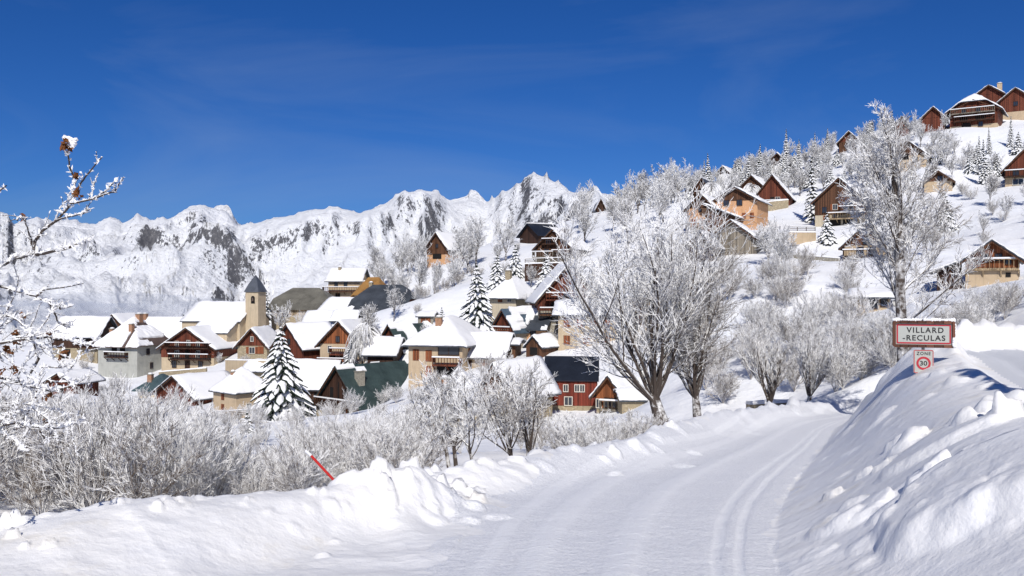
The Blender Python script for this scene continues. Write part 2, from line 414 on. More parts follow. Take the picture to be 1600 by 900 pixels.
    z = z*(1-f) + zf*f
    return z.reshape(shp)
def gz(X, Y): return float(height(np.array([X]), np.array([Y]))[0])

# ------------------------------------------------------------------ houses
HOUSES = []
def tr(th=0, off=(0,0,0)): return Matrix.Translation(off) @ Matrix.Rotation(th, 4, 'Z')

def roof_z(a, b, W, Lr, h, rise, style, hipk, ov):
    g = rise*(1 - np.abs(a)/(W/2))
    if style == 'hip':
        k = rise/(hipk*Lr); g = np.minimum(g, np.minimum(b, Lr-b)*k)
    elif style == 'half':
        k = rise/(W/2)*1.0; g = np.minimum(g, rise*.6 + np.minimum(b, Lr-b)*k)
    elif style == 'hipfront':
        k = rise/(hipk*Lr); g = np.minimum(g, b*k)
    elif style == 'shed':
        g = rise*(.5 + a/W)
    return h + g
def volume(root, sd, w, depth, h, rise, ridge='y', style='gable', low='tan', up=None, split=.5, gab=None, roof='rslate', snow='full', thick=.32, ov=.8, ovf=.9,
           hipk=.3, Mx=None, wins=(), balcs=(), chims=(), dormers=(), streak=None):
    rng = random.Random(sd); rs = np.random.RandomState(sd)
    if Mx is None: Mx = Matrix.Identity(4)
    W, Lr = (w, depth) if ridge == 'y' else (depth, w)
    def mp(a, b, z): return (a, b, z) if ridge == 'y' else (b - w/2, a + depth/2, z)
    top_tri = style in ('gable', 'half', 'hipfront', 'shed')
    hs = h*split if up else h
    def prism(mb, z0, z1, grow, tri):
        A = W/2+grow
        if tri:
            if style == 'half': prof = [(-A,z0),(A,z0),(A,z1),(W*.2,z1+rise*.6),(-W*.2,z1+rise*.6),(-A,z1)]
            elif style == 'shed': prof = [(-A,z0),(A,z0),(A,z1+rise),(-A,z1)]
            else: prof = [(-A,z0),(A,z0),(A,z1),(0,z1+rise-.02),(-A,z1)]
        else: prof = [(-A,z0),(A,z0),(A,z1),(-A,z1)]
        n = len(prof); B0 = -grow; B1 = Lr+grow
        if style == 'hipfront' and tri:
            prof0 = [(-A,z0),(A,z0),(A,z1),(0,z1+.01),(-A,z1)]
        else: prof0 = prof
        vs = [mp(p[0], B0, p[1]) for p in prof0] + [mp(p[0], B1, p[1]) for p in prof]
        mb.add(vs, [tuple(range(n)), tuple(range(n, 2*n))[::-1]] + [(i, (i+1)%n, (i+1)%n+n, i+n) for i in range(n)])
    # walls
    m = MB(); prism(m, -4.0, hs, 0, top_tri and not up and not gab); wall = m.build('wall', M[low], root, Mx, fix=True)
    if up:
        m = MB(); prism(m, hs, h, .05, top_tri); m.build('timber_wall', M[up], root, Mx, fix=True)
    elif gab and top_tri:
        m = MB(); prism(m, h-.02, h+.0, .05, True); m.build('gable_wall', M[gab], root, Mx, fix=True)
    # roof slab as a height field with overhang
    na = 24; nb = 20 if style in ('hip', 'half', 'hipfront') else 10
    aa = np.linspace(-W/2-ov, W/2+ov, na+1); bb = np.linspace(-ovf, Lr+ovf, nb+1)
    def slab(zt, zb, cells, jit=0.0):
        mb = MB(); ids = {}
        def vid(i, j, t):
            k = (i, j, t)
            if k not in ids:
                ids[k] = len(mb.v); mb.v.append(mp(AA[i, j], BB[i, j], zt[i, j] if t else zb[i, j]))
            return ids[k]
        AA, BB = np.meshgrid(aa, bb, indexing='ij'); AA = AA.copy(); BB = BB.copy()
        if jit:
            AA += rs.uniform(-jit, jit, AA.shape); BB += rs.uniform(-jit, jit, BB.shape)
            if cells.all():
                pass
        for i in range(na):
            for j in range(nb):
                if not cells[i, j]: continue
                mb.f.append((vid(i,j,1), vid(i+1,j,1), vid(i+1,j+1,1), vid(i,j+1,1))); mb.f.append((vid(i,j,0), vid(i,j+1,0), vid(i+1,j+1,0), vid(i+1,j,0)))
                for (di, dj, p, q) in ((-1,0,(i,j),(i,j+1)), (1,0,(i+1,j),(i+1,j+1)), (0,-1,(i,j),(i+1,j)), (0,1,(i,j+1),(i+1,j+1))):
                    ii, jj = i+di, j+dj
                    if ii < 0 or jj < 0 or ii >= na or jj >= nb or not cells[ii, jj]:
                        mb.f.append((vid(*p,0), vid(*q,0), vid(*q,1), vid(*p,1)))
        mb.m = [0]*len(mb.f); return mb
    AA, BB = np.meshgrid(aa, bb, indexing='ij')
    Z = roof_z(AA, BB, W, Lr, h, rise, style, hipk, ov) + .04
    allc = np.ones((na, nb), bool)
    rf = slab(Z+.16, Z, allc).build('roof', M[roof], root, Mx, fix=True)
    if snow != 'none':
        ca = (aa[:-1]+aa[1:])/2; cb = (bb[:-1]+bb[1:])/2; CA, CB = np.meshgrid(ca, cb, indexing='ij')
        if snow == 'full': cells = allc
        elif snow == 'patch': cells = (fbm(CA/2.2+sd, CB/2.2, 3, sd) > .06)
        elif snow == 'ridgepatch': cells = (fbm(CA/2.5+sd, CB/3, 3, sd) - np.abs(CA)/W*.5 > -.06)
        elif snow == 'left': cells = CA < -.02
        elif snow == 'right': cells = CA > .02
        elif snow == 'most': cells = fbm(CA/2.+sd, CB/2.5, 3, sd) > -.2
        elif snow == 'bands': cells = (vnoise(CA*1.2+sd, CB*.15, sd) > .08) | ((CA < W*.1) & (CB < Lr*.45)) | (CA < 0)
        elif snow == 'corner': cells = (fbm(CA/2+sd, CB/2, 2, sd)*.8 + (CA/W) + CB/Lr > 1.0)
        elif snow == 'crest': cells = (np.abs(CA)/W + fbm(CA/1.5, CB/1.5, 2, sd)*.12 < .03)
        edge = np.minimum.reduce([AA-aa[0], aa[-1]-AA, BB-bb[0], bb[-1]-BB]); full = snow == 'full'
        T = thick*(.55+.45*sstep(0, .7, edge)) * (1 + .55*fbm(AA/1.3+sd, BB/1.3, 3, sd+2))
        zt = Z + .17 + T; 
        if full:  # soften the ridge
            zt = zt - .12*np.exp(-(AA/.5)**2)*(style != 'shed')
        s = slab(zt, Z+.165, cells, .09).build('roof_snow', M['roofsnow'], rf, Mx, smooth=full, fix=True)
    # chimneys stand on the roof
    for (fa, fb, ch, cm, *cw) in chims:
        a = fa*W/2; b = fb*Lr; z0 = float(roof_z(np.array(a), np.array(b), W, Lr, h, rise, style, hipk, ov)); q = cw[0] if cw else .45
        p = mp(a, b, 0); m = MB(); m.box(p[0]-q, p[0]+q, p[1]-q, p[1]+q, z0-.6, z0+ch); c = m.build('chimney', M[cm], rf, Mx, fix=True)
        m = MB(); m.box(p[0]-q-.1, p[0]+q+.1, p[1]-q-.1, p[1]+q+.1, z0+ch+.002, z0+ch+.12, 1); m.blob((p[0], p[1], z0+ch+.2), q*1.1, q*1.1, .25, rng, 8, 4, .1, 0)
        m.build('chimney_cap', [M['roofsnow'], M['greystone']], rf, Mx)
    # openings
    def onface(face, s, z):      # point on face, outward normal, along
        if face == 'F': return Vector(((s-.5)*w, 0, z)), Vector((0,-1,0)), Vector((1,0,0))
        if face == 'R': return Vector((w/2, s*depth, z)), Vector((1,0,0)), Vector((0,1,0))
        return Vector((-w/2, (1-s)*depth, z)), Vector((-1,0,0)), Vector((0,-1,0))
    def plate(mb, c, n, al, x0, x1, z0, z1, o0, o1, mi=0):
        vs = []
        for o in (o0, o1):
            for xx, zz in ((x0,z0),(x1,z0),(x1,z1),(x0,z1)): vs.append(c + al*xx + n*o + Vector((0,0,zz)))
        mb.add(vs, [(0,3,2,1),(4,5,6,7),(0,1,5,4),(1,2,6,5),(2,3,7,6),(3,0,4,7)], mi)
    for (face, s, zf, ww, wh, kind) in wins:
        c, n, al = onface(face, s, zf*h); x = ww/2; z = wh/2; e = .055 if up or gab else .0
        if kind == 's':
            m = MB(); plate(m, c, n, al, -x, -.02, -z, z, e, e+.07); plate(m, c, n, al, .02, x, -z, z, e, e+.07); m.build('shutter', M['shutter'], root, Mx, fix=True); continue
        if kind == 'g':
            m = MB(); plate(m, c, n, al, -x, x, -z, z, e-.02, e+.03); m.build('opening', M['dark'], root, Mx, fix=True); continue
        if kind == 'd':
            m = MB(); plate(m, c, n, al, -x, x, -z, z, e, e+.06); m.build('door', M['wdark'], root, Mx, fix=True); continue
        m = MB(); t = .09
        plate(m, c, n, al, -x, -x+t, -z, z, e, e+.08); plate(m, c, n, al, x-t, x, -z, z, e, e+.08)
        plate(m, c, n, al, -x+t, x-t, z-t, z, e, e+.078); plate(m, c, n, al, -x+t, x-t, -z, -z+t, e, e+.12); plate(m, c, n, al, -.03, .03, -z+t, z-t, e, e+.074)
        wo = m.build('window', M['frame'] if kind != 'wd' else M['wdark'], root, Mx, fix=True)
        m = MB(); plate(m, c, n, al, -x+t, x-t, -z+t, z-t, e, e+.03); m.build('pane', M['glass'], wo, Mx, fix=True)
        if kind == 'ws':
            for sg in (-1, 1):
                m = MB(); plate(m, c, n, al, min(sg*x, sg*(x*2-.02)) + .01, max(sg*x, sg*(x*2-.02)) + .01, -z, z, e, e+.05); m.build('shutter', M['shutter'], wo, Mx, fix=True)
    for (face, s0, s1, zf, dp, bm_) in balcs:
        c0, n, al = onface(face, s0, zf*h); c1, _, _ = onface(face, s1, zf*h); ln = (c1-c0).length
        if (c1-c0).dot(al) < 0: c0, c1 = c1, c0
        m = MB(); plate(m, c0, n, al, 0, ln, -.22, 0, .01, dp)
        for q in range(max(2, int(ln/1.6))+1):
            xx = ln*q/max(2, int(ln/1.6)); m.bar(c0+al*xx+n*.02+Vector((0,0,-.9)), c0+al*xx+n*(dp*.8)+Vector((0,0,-.2)), .12)
        b = m.build('balcony', M[bm_], root, Mx, fix=True)
        m = MB(); nb_ = max(3, int(ln/.45))
        for q in range(nb_+1):
            xx = .06 + (ln-.12)*q/nb_; m.bar(c0+al*xx+n*(dp-.08)+Vector((0,0,.002)), c0+al*xx+n*(dp-.08)+Vector((0,0,1.0)), .2 if bm_ != 'wpale' else .07, .05)
        plate(m, c0, n, al, 0, ln, 1.0, 1.1, dp-.16, dp)
        for xx in (0, ln): plate(m, c0+al*(xx if xx == 0 else xx-.08), n, al, 0, .08, .3, 1.0, .06, dp-.17)
        m.build('railing', M[bm_], b, Mx, fix=True)
        m = MB(); plate(m, c0, n, al, -.02, ln+.02, 1.102, 1.28, dp-.2, dp+.06); m.build('railing_snow', M['roofsnow'], b, Mx, fix=True)
    # roof timbers under the overhang at gable ends
    if style in ('gable', 'half') and (up or gab):
        m = MB()
        for sg in (-1, 1):
            m.bar(mp(sg*(W/2+ov*.9), -ovf*.85, h-rise*ov*.9/(W/2)-.09), mp(0, -ovf*.85, h+rise-.09 - (rise*.4 if style == 'half' else 0)), .1, .2)
        m.build('barge_board', M['wbrown'], root, Mx, fix=True)
    return rf

def house(name, label, cat, D, u0, u1, va, ve, vb, th=0, depth=10, group=None, wings=(), **kw):
    t = rad(th); u = (u0+u1)/2; X = (u-800)/F*D
    w = (u1-u0)/F*D/(math.cos(t) - X/D*math.sin(t))
    zb = (450-vb)/F*D; h = (vb-ve)/F*D; rise = (ve-va)/F*D
    HOUSES.append(dict(name=name, label=label, cat=cat, loc=(X, D, zb), th=t, w=w, depth=depth, h=h, rise=rise, kw=kw, group=group, wings=wings))
G1 = 'village houses below the road'; G2 = 'chalets on the hillside'
W4 = lambda z, k='s', n=3, f='F', ww=1.0, wh=1.4, a=.15, b=.85: [(f, a+(b-a)*i/max(1, n-1), z, ww, wh, k) for i in range(n)]

house('house', 'tall grey rendered house with hipped snowy roof and one small front balcony', 'house', 200, 153, 214, 499, 536, 592, -20, 11, G1, style='hip', hipk=.42, low='grey', roof='rbrown', snow='bands',
      wins=[('F',.42,.86,1.5,1.5,'g'),('F',.63,.86,1.5,1.5,'g'),('R',.3,.75,1,1.4,'wd'),('R',.7,.75,1,1.4,'wd'),('R',.4,.35,1,1.4,'wd')], balcs=[('F',.25,.78,.62,1.2,'wdark')],
      chims=[(-.75,.25,1.6,'brick'),(.35,.2,1.6,'brick'),(.1,.55,1.5,'brick',.6)])
house('barn', 'wide old barn with snowy roof at the left edge beside the frosted branches', 'barn', 212, 82, 152, 497, 524, 560, -6, 9, G1, ridge='x', low='stone', up='wdark', split=.45, roof='rslate', snow='full',
      wins=[('F',.3,.2,2.2,2.2,'g'),('F',.75,.75,1.2,1.2,'g')], balcs=[('F',.6,1.0,.5,1.2,'wdark')])
house('barn', 'long low building with wide unbroken snowy roof behind the grey house', 'barn', 235, 200, 275, 498, 531, 552, -8, 12, G1, ridge='x', low='sand', roof='rslate', snow='full', wins=[('F',.7,.5,1,1,'g')], chims=[(-.1,.12,1.6,'brick',.6)])
house('chalet', 'brown timber chalet with two full-width balconies just left of the church', 'chalet', 195, 252, 334, 513, 543, 578, -12, 12, G1, low='sand', up='wred', split=.55, roof='rslate', snow='full',
      wins=[('F',.3,1.16,.9,1.3,'w'),('F',.52,1.2,.9,1.3,'w'),('F',.7,1.16,.9,1.3,'w'),('F',.3,.72,1.1,1.6,'w'),('F',.5,.72,1.1,1.6,'g'),('F',.7,.72,1.1,1.6,'w'),('F',.25,.25,1.1,1.6,'wd'),('F',.5,.25,1.2,1.8,'d'),('F',.75,.25,1.1,1.6,'wd')],
      balcs=[('F',.12,.95,1.0,1.4,'wdark'),('F',.2,.95,.5,1.5,'wdark')])
house('chalet', 'small stone chalet with brown plank gable right below the church tower', 'chalet', 186, 371, 417, 514, 540, 563, -6, 9, G1, low='stone', gab='wred', roof='rslate', snow='full',
      wins=[('F',.5,.68,1.3,1.4,'ws'),('F',.5,1.45,.7,1.1,'w'),('F',.8,.7,1.2,1.5,'s')])
house('barn', 'dark red wooden barn with one big snowy roof slope near the thicket', 'barn', 165, 243, 306, 588, 618, 634, -38, 10, G1, low='wred', gab='wred', roof='rslate', snow='full', wins=[('F',.5,.4,1.2,1.6,'g')])
house('house', 'little house with snowy hipped roof and a bare teal patch', 'house', 176, 215, 262, 588, 606, 622, -8, 7, G1, style='hip', hipk=.4, low='sand', roof='rteal', snow='corner', thick=.3, chims=[(-.4,.2,1.3,'brick')], wins=[('F',.3,.4,1,1,'w')])
house('house', 'tan two-storey house with snowy pyramid roof left of the big spruce', 'house', 150, 333, 369, 578, 609, 646, -42, 6.6, G1, style='hip', hipk=.48, low='tan', roof='rslate', snow='full', ov=.6, ovf=.6,
      wins=[('F',.42,.72,.9,1.3,'s'),('F',.42,.22,.9,1.3,'s'),('R',.6,.8,.9,1.2,'s'),('R',.35,.25,1.0,1.6,'w')], chims=[(-.2,.3,.7,'brick',.3)])
house('barn', 'dark building with snowy roof showing a spruce shadow beside the big spruce', 'barn', 163, 446, 512, 567, 604, 640, -10, 9, G1, ridge='x', low='greystone', up='wdark', split=.4, roof='rslate', snow='full', wins=[('F',.4,.55,1.6,1.6,'g'),('F',.75,.55,1.2,1.6,'g')])
house('house', 'old house with huge bare dark green roof and plank gable', 'house', 146, 493, 566, 573, 634, 662, -42, 17, G1, low='stone', gab='wdark', roof='rgreen', snow='crest', thick=.2, ov=.7,
      wins=[('F',.3,.55,1.3,1.8,'ws'),('F',.58,.55,1.3,1.8,'ws'),('F',.9,.55,.9,1.7,'s'),('F',.5,1.7,.25,3.6,'g'),('F',.35,1.55,.9,2.6,'g'),('F',.65,1.55,.9,2.6,'g'),('R',.6,.6,1.2,1.4,'wd')],
      balcs=[('F',.05,.95,1.0,.9,'wdark')], chims=[(.42,.13,1.9,'greystone',.6)])
house('chalet', 'red-brown plank chalet with snowy roof directly behind the big spruce', 'chalet', 176, 430, 474, 507, 541, 565, -40, 9, G1, low='wred', gab='wred', roof='rslate', snow='full', wins=[('F',.5,.6,1.2,1.4,'wd'),('F',.5,1.3,1,1.2,'wd')])
house('barn', 'low wide house with red plank front under deep snow behind the spruce', 'barn', 188, 475, 530, 488, 512, 532, -6, 9, G1, ridge='x', low='wred', roof='rslate', snow='full', wins=[('F',.35,.5,1,1.1,'wd')])
house('chalet', 'orange-tan chalet with red balconies partly hidden by the weeping birch', 'chalet', 170, 500, 562, 503, 537, 572, -14, 12, G1, low='tan', gab='worange', roof='rslate', snow='full',
      wins=[('F',.25,.75,.9,1.4,'w'),('F',.3,.3,1.2,1.8,'g'),('F',.6,.3,1.1,1.8,'s'),('F',.45,1.2,.9,1.2,'wd'),('F',.7,.8,.9,1.4,'s')], balcs=[('F',.3,.8,.55,1.2,'wred'),('F',0,1,.1,1.3,'wred')])
house('barn', 'grey-green metal roofed barn with dark red gable and torn snow strip', 'barn', 166, 590, 633, 508, 545, 562, -46, 12, G1, low='stone', gab='wred', roof='rgreen', snow='ridgepatch', thick=.35, wins=[('F',.5,.6,1.3,1.6,'d')], balcs=[('F',.1,.9,.95,.9,'wdark')])
house('shed', 'tiny red-doored shed with snow cap above the hipped house', 'shed', 172, 653, 676, 489, 495, 509, -8, 4, G1, ridge='x', low='greystone', roof='rslate', snow='full', wins=[('F',.35,.5,.9,1.3,'s'),('F',.7,.5,.9,1.3,'s')], ov=.4, ovf=.4)
house('barn', 'barn with bare grey-brown half-hipped roof just right of the church', 'barn', 216, 424, 499, 451, 481, 503, -10, 13, G1, ridge='x', style='half', low='stone', up='wpale', split=.4, roof='rgrey', snow='none', wins=[('F',.3,.6,1.4,1.6,'g')])
house('chalet', 'tan chalet with dark gable end and long balcony above the slate roof', 'chalet', 232, 513, 562, 420, 438, 472, -4, 9, G1, ridge='x', low='tan', up=None, roof='rslate', snow='full',
      wins=[('F',.25,.8,1,1.3,'wd'),('F',.55,.8,1,1.3,'wd'),('F',.3,.25,1.2,1.8,'g')], balcs=[('F',-.15,1.0,.5,1.4,'wbrown')], chims=[(-.2,.25,1.0,'stone',.35)])
house('house', 'small house with bare ochre roof tucked behind the dark slate roof', 'house', 222, 553, 590, 434, 457, 472, -20, 8, G1, ridge='x', style='hip', hipk=.25, low='tan', roof='rochre', snow='none', chims=[(0,.1,1.2,'brick',.35)])
house('house', 'house with broad bare dark slate roof and clipped gables behind frosted trees', 'house', 202, 545, 626, 446, 487, 506, -18, 13, G1, ridge='x', style='half', low='stone', gab='wred', roof='rslate', snow='none', wins=[('F',.4,.5,1,1.2,'wd')], chims=[(.1,.15,1.2,'stone',.4)])
house('barn', 'low tan outbuilding with sloping snowy roof in front of the slate roof', 'barn', 206, 503, 546, 467, 484, 500, -24, 8, G1, ridge='x', low='stone', roof='rslate', snow='full', wins=[('F',.4,.6,.8,.8,'g')])
house('shed', 'snow-buried low shed between the half-hipped barn and the weeping birch', 'shed', 188, 522, 552, 487, 500, 512, -4, 6, G1, ridge='x', low='greystone', roof='rslate', snow='full')
house('house', 'large tan hipped house with brown balcony front and broad snowy roof', 'house', 136, 638, 722, 500, 536, 592, -14, 15, G1, style='hip', hipk=.36, low='tan', roof='rslate', snow='full', thick=.4, ov=.9,
      wins=[('F',.14,.66,1.0,1.7,'s'),('F',.38,.64,1.0,1.7,'s'),('F',.38,.2,1.0,1.7,'s'),('F',.75,.84,3.4,1.9,'wd'),('F',.74,.22,3.6,1.9,'g'),('R',.25,.7,1.1,1.6,'s')],
      balcs=[('F',.5,1.0,.42,1.5,'wred')], chims=[(-.12,.22,1.6,'brick')],
      wings=[dict(off=(5.4, 3.2, 0), th=-14, w=8.2, depth=9, h=3.4, rise=3.1, ridge='x', low='tan', roof='rslate', snow='full', thick=.4, wins=[('F',.1,.45,1.2,2.2,'g'),('F',.35,.5,1.4,2.0,'d'),('F',.7,.5,1.4,1.7,'s')]),
             dict(off=(9.6, 6.5, 0), th=-14, w=2.6, depth=4, h=5.0, rise=.5, ridge='x', low='wbrown', roof='rslate', snow='full', thick=.35, wins=[('F',.5,.82,1.6,1.0,'w')])])
house('house', 'stone house with blue-grey metal roof carrying snow patches and red balcony', 'house', 150, 771, 806, 484, 514, 552, -42, 16, G1, low='greystone', gab='wred', roof='rblue', snow='patch', thick=.35, ov=.6,
      wins=[('F',.45,.72,2.6,2.0,'s'),('R',.3,.8,1,1.2,'wd'),('R',.7,.3,1.2,1.6,'s')], balcs=[('F',.05,.9,.82,1.2,'wred')], chims=[(.45,.5,1.2,'stone',.35)])
house('house', 'pale cream house with snowy hipped roof between the tall spruces', 'house', 168, 765, 806, 434, 461, 496, -24, 10, G1, style='hip', hipk=.34, low='beige', roof='rslate', snow='full',
      wins=[('F',.4,.86,.9,1.5,'s'),('F',.75,.86,.9,1.5,'w'),('R',.3,.3,1.2,1.4,'g'),('R',.7,.78,1,1.3,'wd')], chims=[(-.05,.3,1.7,'stone',.5)],
      wings=[dict(off=(7.2, 4.2, 0), th=-24, w=4.0, depth=3, h=2.9, rise=.5, ridge='x', low='tan', roof='rslate', snow='full', wins=[('F',.5,.4,1.6,1.4,'g')])])
house('chalet', 'steep-gabled red timber chalet beside the left limbs of the big tree', 'chalet', 152, 842, 938, 412, 467, 500, 6, 12, G1, low='greystone', up='wred', split=.45, roof='rslate', snow='full',
      wins=[('F',.45,1.1,1.3,1.5,'wd'),('F',.6,1.6,1.2,1.4,'wd'),('F',.3,.62,2.2,1.6,'g'),('F',.6,.62,2.2,1.6,'g')], balcs=[('F',.1,.95,.98,1.4,'wred'),('F',0,.5,.28,1.5,'wbrown')])
house('house', 'tan house with flat-looking snowy roof behind the big tree on its left', 'house', 140, 872, 962, 472, 491, 545, -8, 9, G1, ridge='x', low='sand', roof='rslate', snow='full',
      wins=W4(.75,'s',4)+W4(.25,'s',3))
house('shed', 'small open shed with snowy roof at the foot of the stone house', 'shed', 138, 822, 846, 526, 541, 554, -35, 5, G1, low='wbrown', roof='rslate', snow='full', ov=.4, ovf=.4, wins=[('F',.5,.4,1.4,1.2,'g')])
house('house', 'rubble stone house with snow-loaded hipped roof behind the leafless fruit trees', 'house', 100, 668, 748, 586, 634, 668, -6, 8, G1, style='hip', hipk=.4, low='stone', roof='rslate', snow='most', thick=.4, ov=.5, ovf=.5,
      wins=[('F',.15,.55,.8,1.2,'wd'),('F',.5,.5,.8,1.2,'wd'),('F',.8,.5,1,1.5,'d')], chims=[(-.5,.35,1.0,'brick',.35)])
house('house', 'reddish stone house with long snowy roof behind the dark-stemmed fruit tree', 'house', 106, 752, 800, 569, 612, 655, -34, 9, G1, low='stone', gab='wbrown', roof='rslate', snow='full', thick=.4,
      wins=[('F',.4,.5,.9,1.2,'wd'),('R',.5,.6,.9,1.2,'s')])
house('barn', 'dark red plank barn with bare navy roof and a satellite dish', 'barn', 116, 852, 932, 562, 593, 641, -6, 7, G1, ridge='x', low='stone', up='wbarn', split=.15, roof='rnavy', snow='none', ov=.35, ovf=.3,
      wins=[('F',.4,.72,.7,1.0,'w'),('F',.62,.72,.7,1.0,'w'),('F',.72,.72,.7,1.0,'w'),('F',.45,.3,1.1,1.2,'w')])
house('house', 'small orange plank annex with deep snow roof beside the dark red barn', 'house', 112, 932, 972, 588, 614, 648, -24, 7, G1, low='stone', up='worange', split=.3, roof='rslate', snow='full', thick=.45, ov=.7,
      wins=[('F',.45,.55,1.0,1.3,'wd'),('F',.65,.55,1.0,1.3,'wd'),('F',.1,.5,.8,1.2,'w')], balcs=[('F',.2,1,.28,.8,'wgrey')])
house('shed', 'tiny stone hut with thick snow roof at the foot of the big tree', 'shed', 108, 972, 1006, 614, 626, 645, 4, 5, G1, ridge='x', low='stone', roof='rslate', snow='full', ov=.4, ovf=.4)
house('house', 'tan house almost hidden behind the crown of the big tree', 'house', 135, 985, 1062, 440, 462, 512, -6, 9, G1, ridge='x', low='tan', roof='rslate', snow='full', wins=W4(.7,'s',3)+W4(.25,'s',3))
house('barn', 'low snow-roofed barn between the weeping birch and the grey-green metal roof', 'barn', 156, 574, 614, 531, 553, 572, -8, 8, G1, ridge='x', low='wdark', roof='rslate', snow='full')
house('shed', 'small red-brown shed under thick snow at the far left below the old barn', 'shed', 152, 76, 114, 584, 597, 614, -16, 6, G1, low='wred', gab='wred', roof='rslate', snow='full', wins=[('F',.5,.4,1.2,1.4,'g')])
house('shed', 'low stone shed with rounded snow roof behind the pyramid-roofed house', 'shed', 172, 384, 420, 567, 579, 592, -10, 6, G1, ridge='x', low='stone', roof='rslate', snow='full', thick=.5)
house('house', 'small orange-walled house with patchy snow roof right of the blue-grey roof', 'house', 150, 818, 848, 488, 512, 530, -20, 8, G1, ridge='x', low='orange', roof='rslate', snow='most', thick=.4, wins=[('F',.5,.5,1,1.2,'wd')])
house('barn', 'snow-roofed barn with dark boards squeezed left of the green-roofed house', 'barn', 178, 470, 505, 545, 560, 576, -10, 7, G1, ridge='x', low='stone', up='wdark', split=.4, roof='rslate', snow='full')
house('barn', 'narrow barn with snowy roof behind the chimneyed grey house', 'barn', 228, 160, 196, 492, 511, 530, -14, 8, G1, low='wbrown', gab='wbrown', roof='rslate', snow='full')
# --- hillside
house('chalet', 'orange chalet with brown gable and snowy roof left of the frosted twin trees', 'chalet', 240, 667, 699, 364, 387, 414, -30, 10, G2, low='orange', up='wbrown', split=.6, roof='rslate', snow='full',
      wins=[('F',.5,.5,2.8,1.4,'g'),('F',.5,1.1,1,1.2,'wd'),('R',.5,.6,1,1.3,'wd')], balcs=[('R',.3,1,.45,1.2,'worange')])
house('chalet', 'brown gabled chalet with cream basement above the dark-railed terrace', 'chalet', 196, 838, 892, 358, 386, 412, -24, 12, G2, low='beige', up='wbrown', split=.45, roof='rslate', snow='right',
      wins=[('F',.35,1.3,1.4,1.4,'wd'),('F',.7,.7,1.6,1.4,'g'),('F',.3,.72,1.2,1.4,'wd'),('F',.3,.2,1.6,1.2,'w')], balcs=[('F',.5,1,.5,1.2,'wdark'),('F',-.05,.55,.42,1.6,'wgrey'),('F',.2,.65,1.2,1.0,'wdark')], chims=[(.2,.3,.9,'rbrown',.5)])
house('house', 'dark steep roof peeping over the slope behind the frosted twin trees', 'house', 262, 812, 842, 350, 368, 380, -60, 8, G2, low='wdark', roof='rnavy', snow='left')
house('shed', 'tiny dark hut alone on the skyline at the foot of the rocky peak', 'shed', 300, 933, 944, 311, 322, 333, 0, 5, G2, low='wdark', gab='wdark', roof='rslate', snow='full')
house('chalet', 'pair of joined orange chalets with brown gables and snow-edged roofs', 'chalet', 186, 1074, 1118, 304, 325, 357, -27, 11, G2, low='orange', gab='wbrown', roof='rslate', snow='full',
      wins=[('F',.25,.3,.9,1.5,'s'),('F',.5,.3,.9,1.5,'s'),('F',.45,.9,.7,.9,'wd'),('F',.8,.3,2,1.8,'g')], balcs=[('F',.65,1.0,.12,1.3,'wdark'),('F',-.02,.5,.02,1.2,'wgrey')],
      wings=[dict(off=(6.6, 1.6, .4), w=9.0, depth=11, h=5.2, rise=2.7, ridge='y', low='orange', gab='wbrown', roof='rslate', snow='full', wins=[('F',.3,.92,1.2,1.3,'wd'),('F',.6,.92,1.2,1.3,'wd'),('F',.7,.4,.8,1.1,'s'),('F',.88,.4,.8,1.1,'s')]),
             dict(off=(4.6, -1.4, -.4), th=-8, w=6.2, depth=3, h=2.3, rise=2.6, ridge='y', style='shed', flip=True, low='wbrown', roof='rslate', snow='full', wins=[('F',.7,.5,1.2,1.4,'g')])])
house('shed', 'grey plank barn with one long snow-edged roof slope below the orange chalets', 'shed', 166, 1103, 1182, 345, 374, 398, -24, 8, G2, low='wgrey', gab='wgrey', roof='rslate', snow='full', wins=[('F',.2,.3,1.2,1.6,'g')], chims=[(-.7,.1,1.2,'stone',.35)])
house('shed', 'dark timber hut half hidden in the frosted twigs under the orange chalets', 'shed', 160, 1076, 1112, 362, 382, 405, -25, 7, G2, low='wdark', gab='wdark', roof='rslate', snow='full')
house('chalet', 'small brown chalet beside the snow-bowed tree above the orange chalets', 'chalet', 232, 1084, 1110, 279, 297, 312, -25, 8, G2, low='wbrown', gab='wbrown', roof='rslate', snow='left', wins=[('F',.5,.9,1.6,1.2,'g')], balcs=[('F',.1,.9,.4,1,'wdark')])
house('chalet', 'dark gable with snowy slope, leftmost roof among the skyline trees', 'chalet', 285, 1121, 1139, 260, 270, 283, -30, 9, G2, low='wdark', gab='wdark', roof='rslate', snow='full')
house('chalet', 'wide brown chalet with dark roof behind the snowy round tree', 'chalet', 242, 1155, 1195, 275, 294, 310, -32, 9, G2, low='tan', gab='wbrown', roof='rslate', snow='right', wins=[('F',.35,1.0,2,1.2,'g'),('F',.7,.6,1.4,1.2,'s')])
house('chalet', 'red-brown chalet on a long stone terrace in the middle of the hillside', 'chalet', 222, 1180, 1234, 274, 307, 326, -24, 10, G2, low='stone', up='wred', split=.1, roof='rslate', snow='right',
      wins=[('F',.65,.65,1.2,1.8,'w'),('F',.5,.65,1.0,1.8,'g')], balcs=[('F',.15,.95,.3,1.2,'wbrown')])
house('chalet', 'dark peaked chalet on the skyline among snow-laden conifers', 'chalet', 275, 1199, 1230, 240, 255, 268, -26, 9, G2, low='wbrown', gab='wdark', roof='rslate', snow='right')
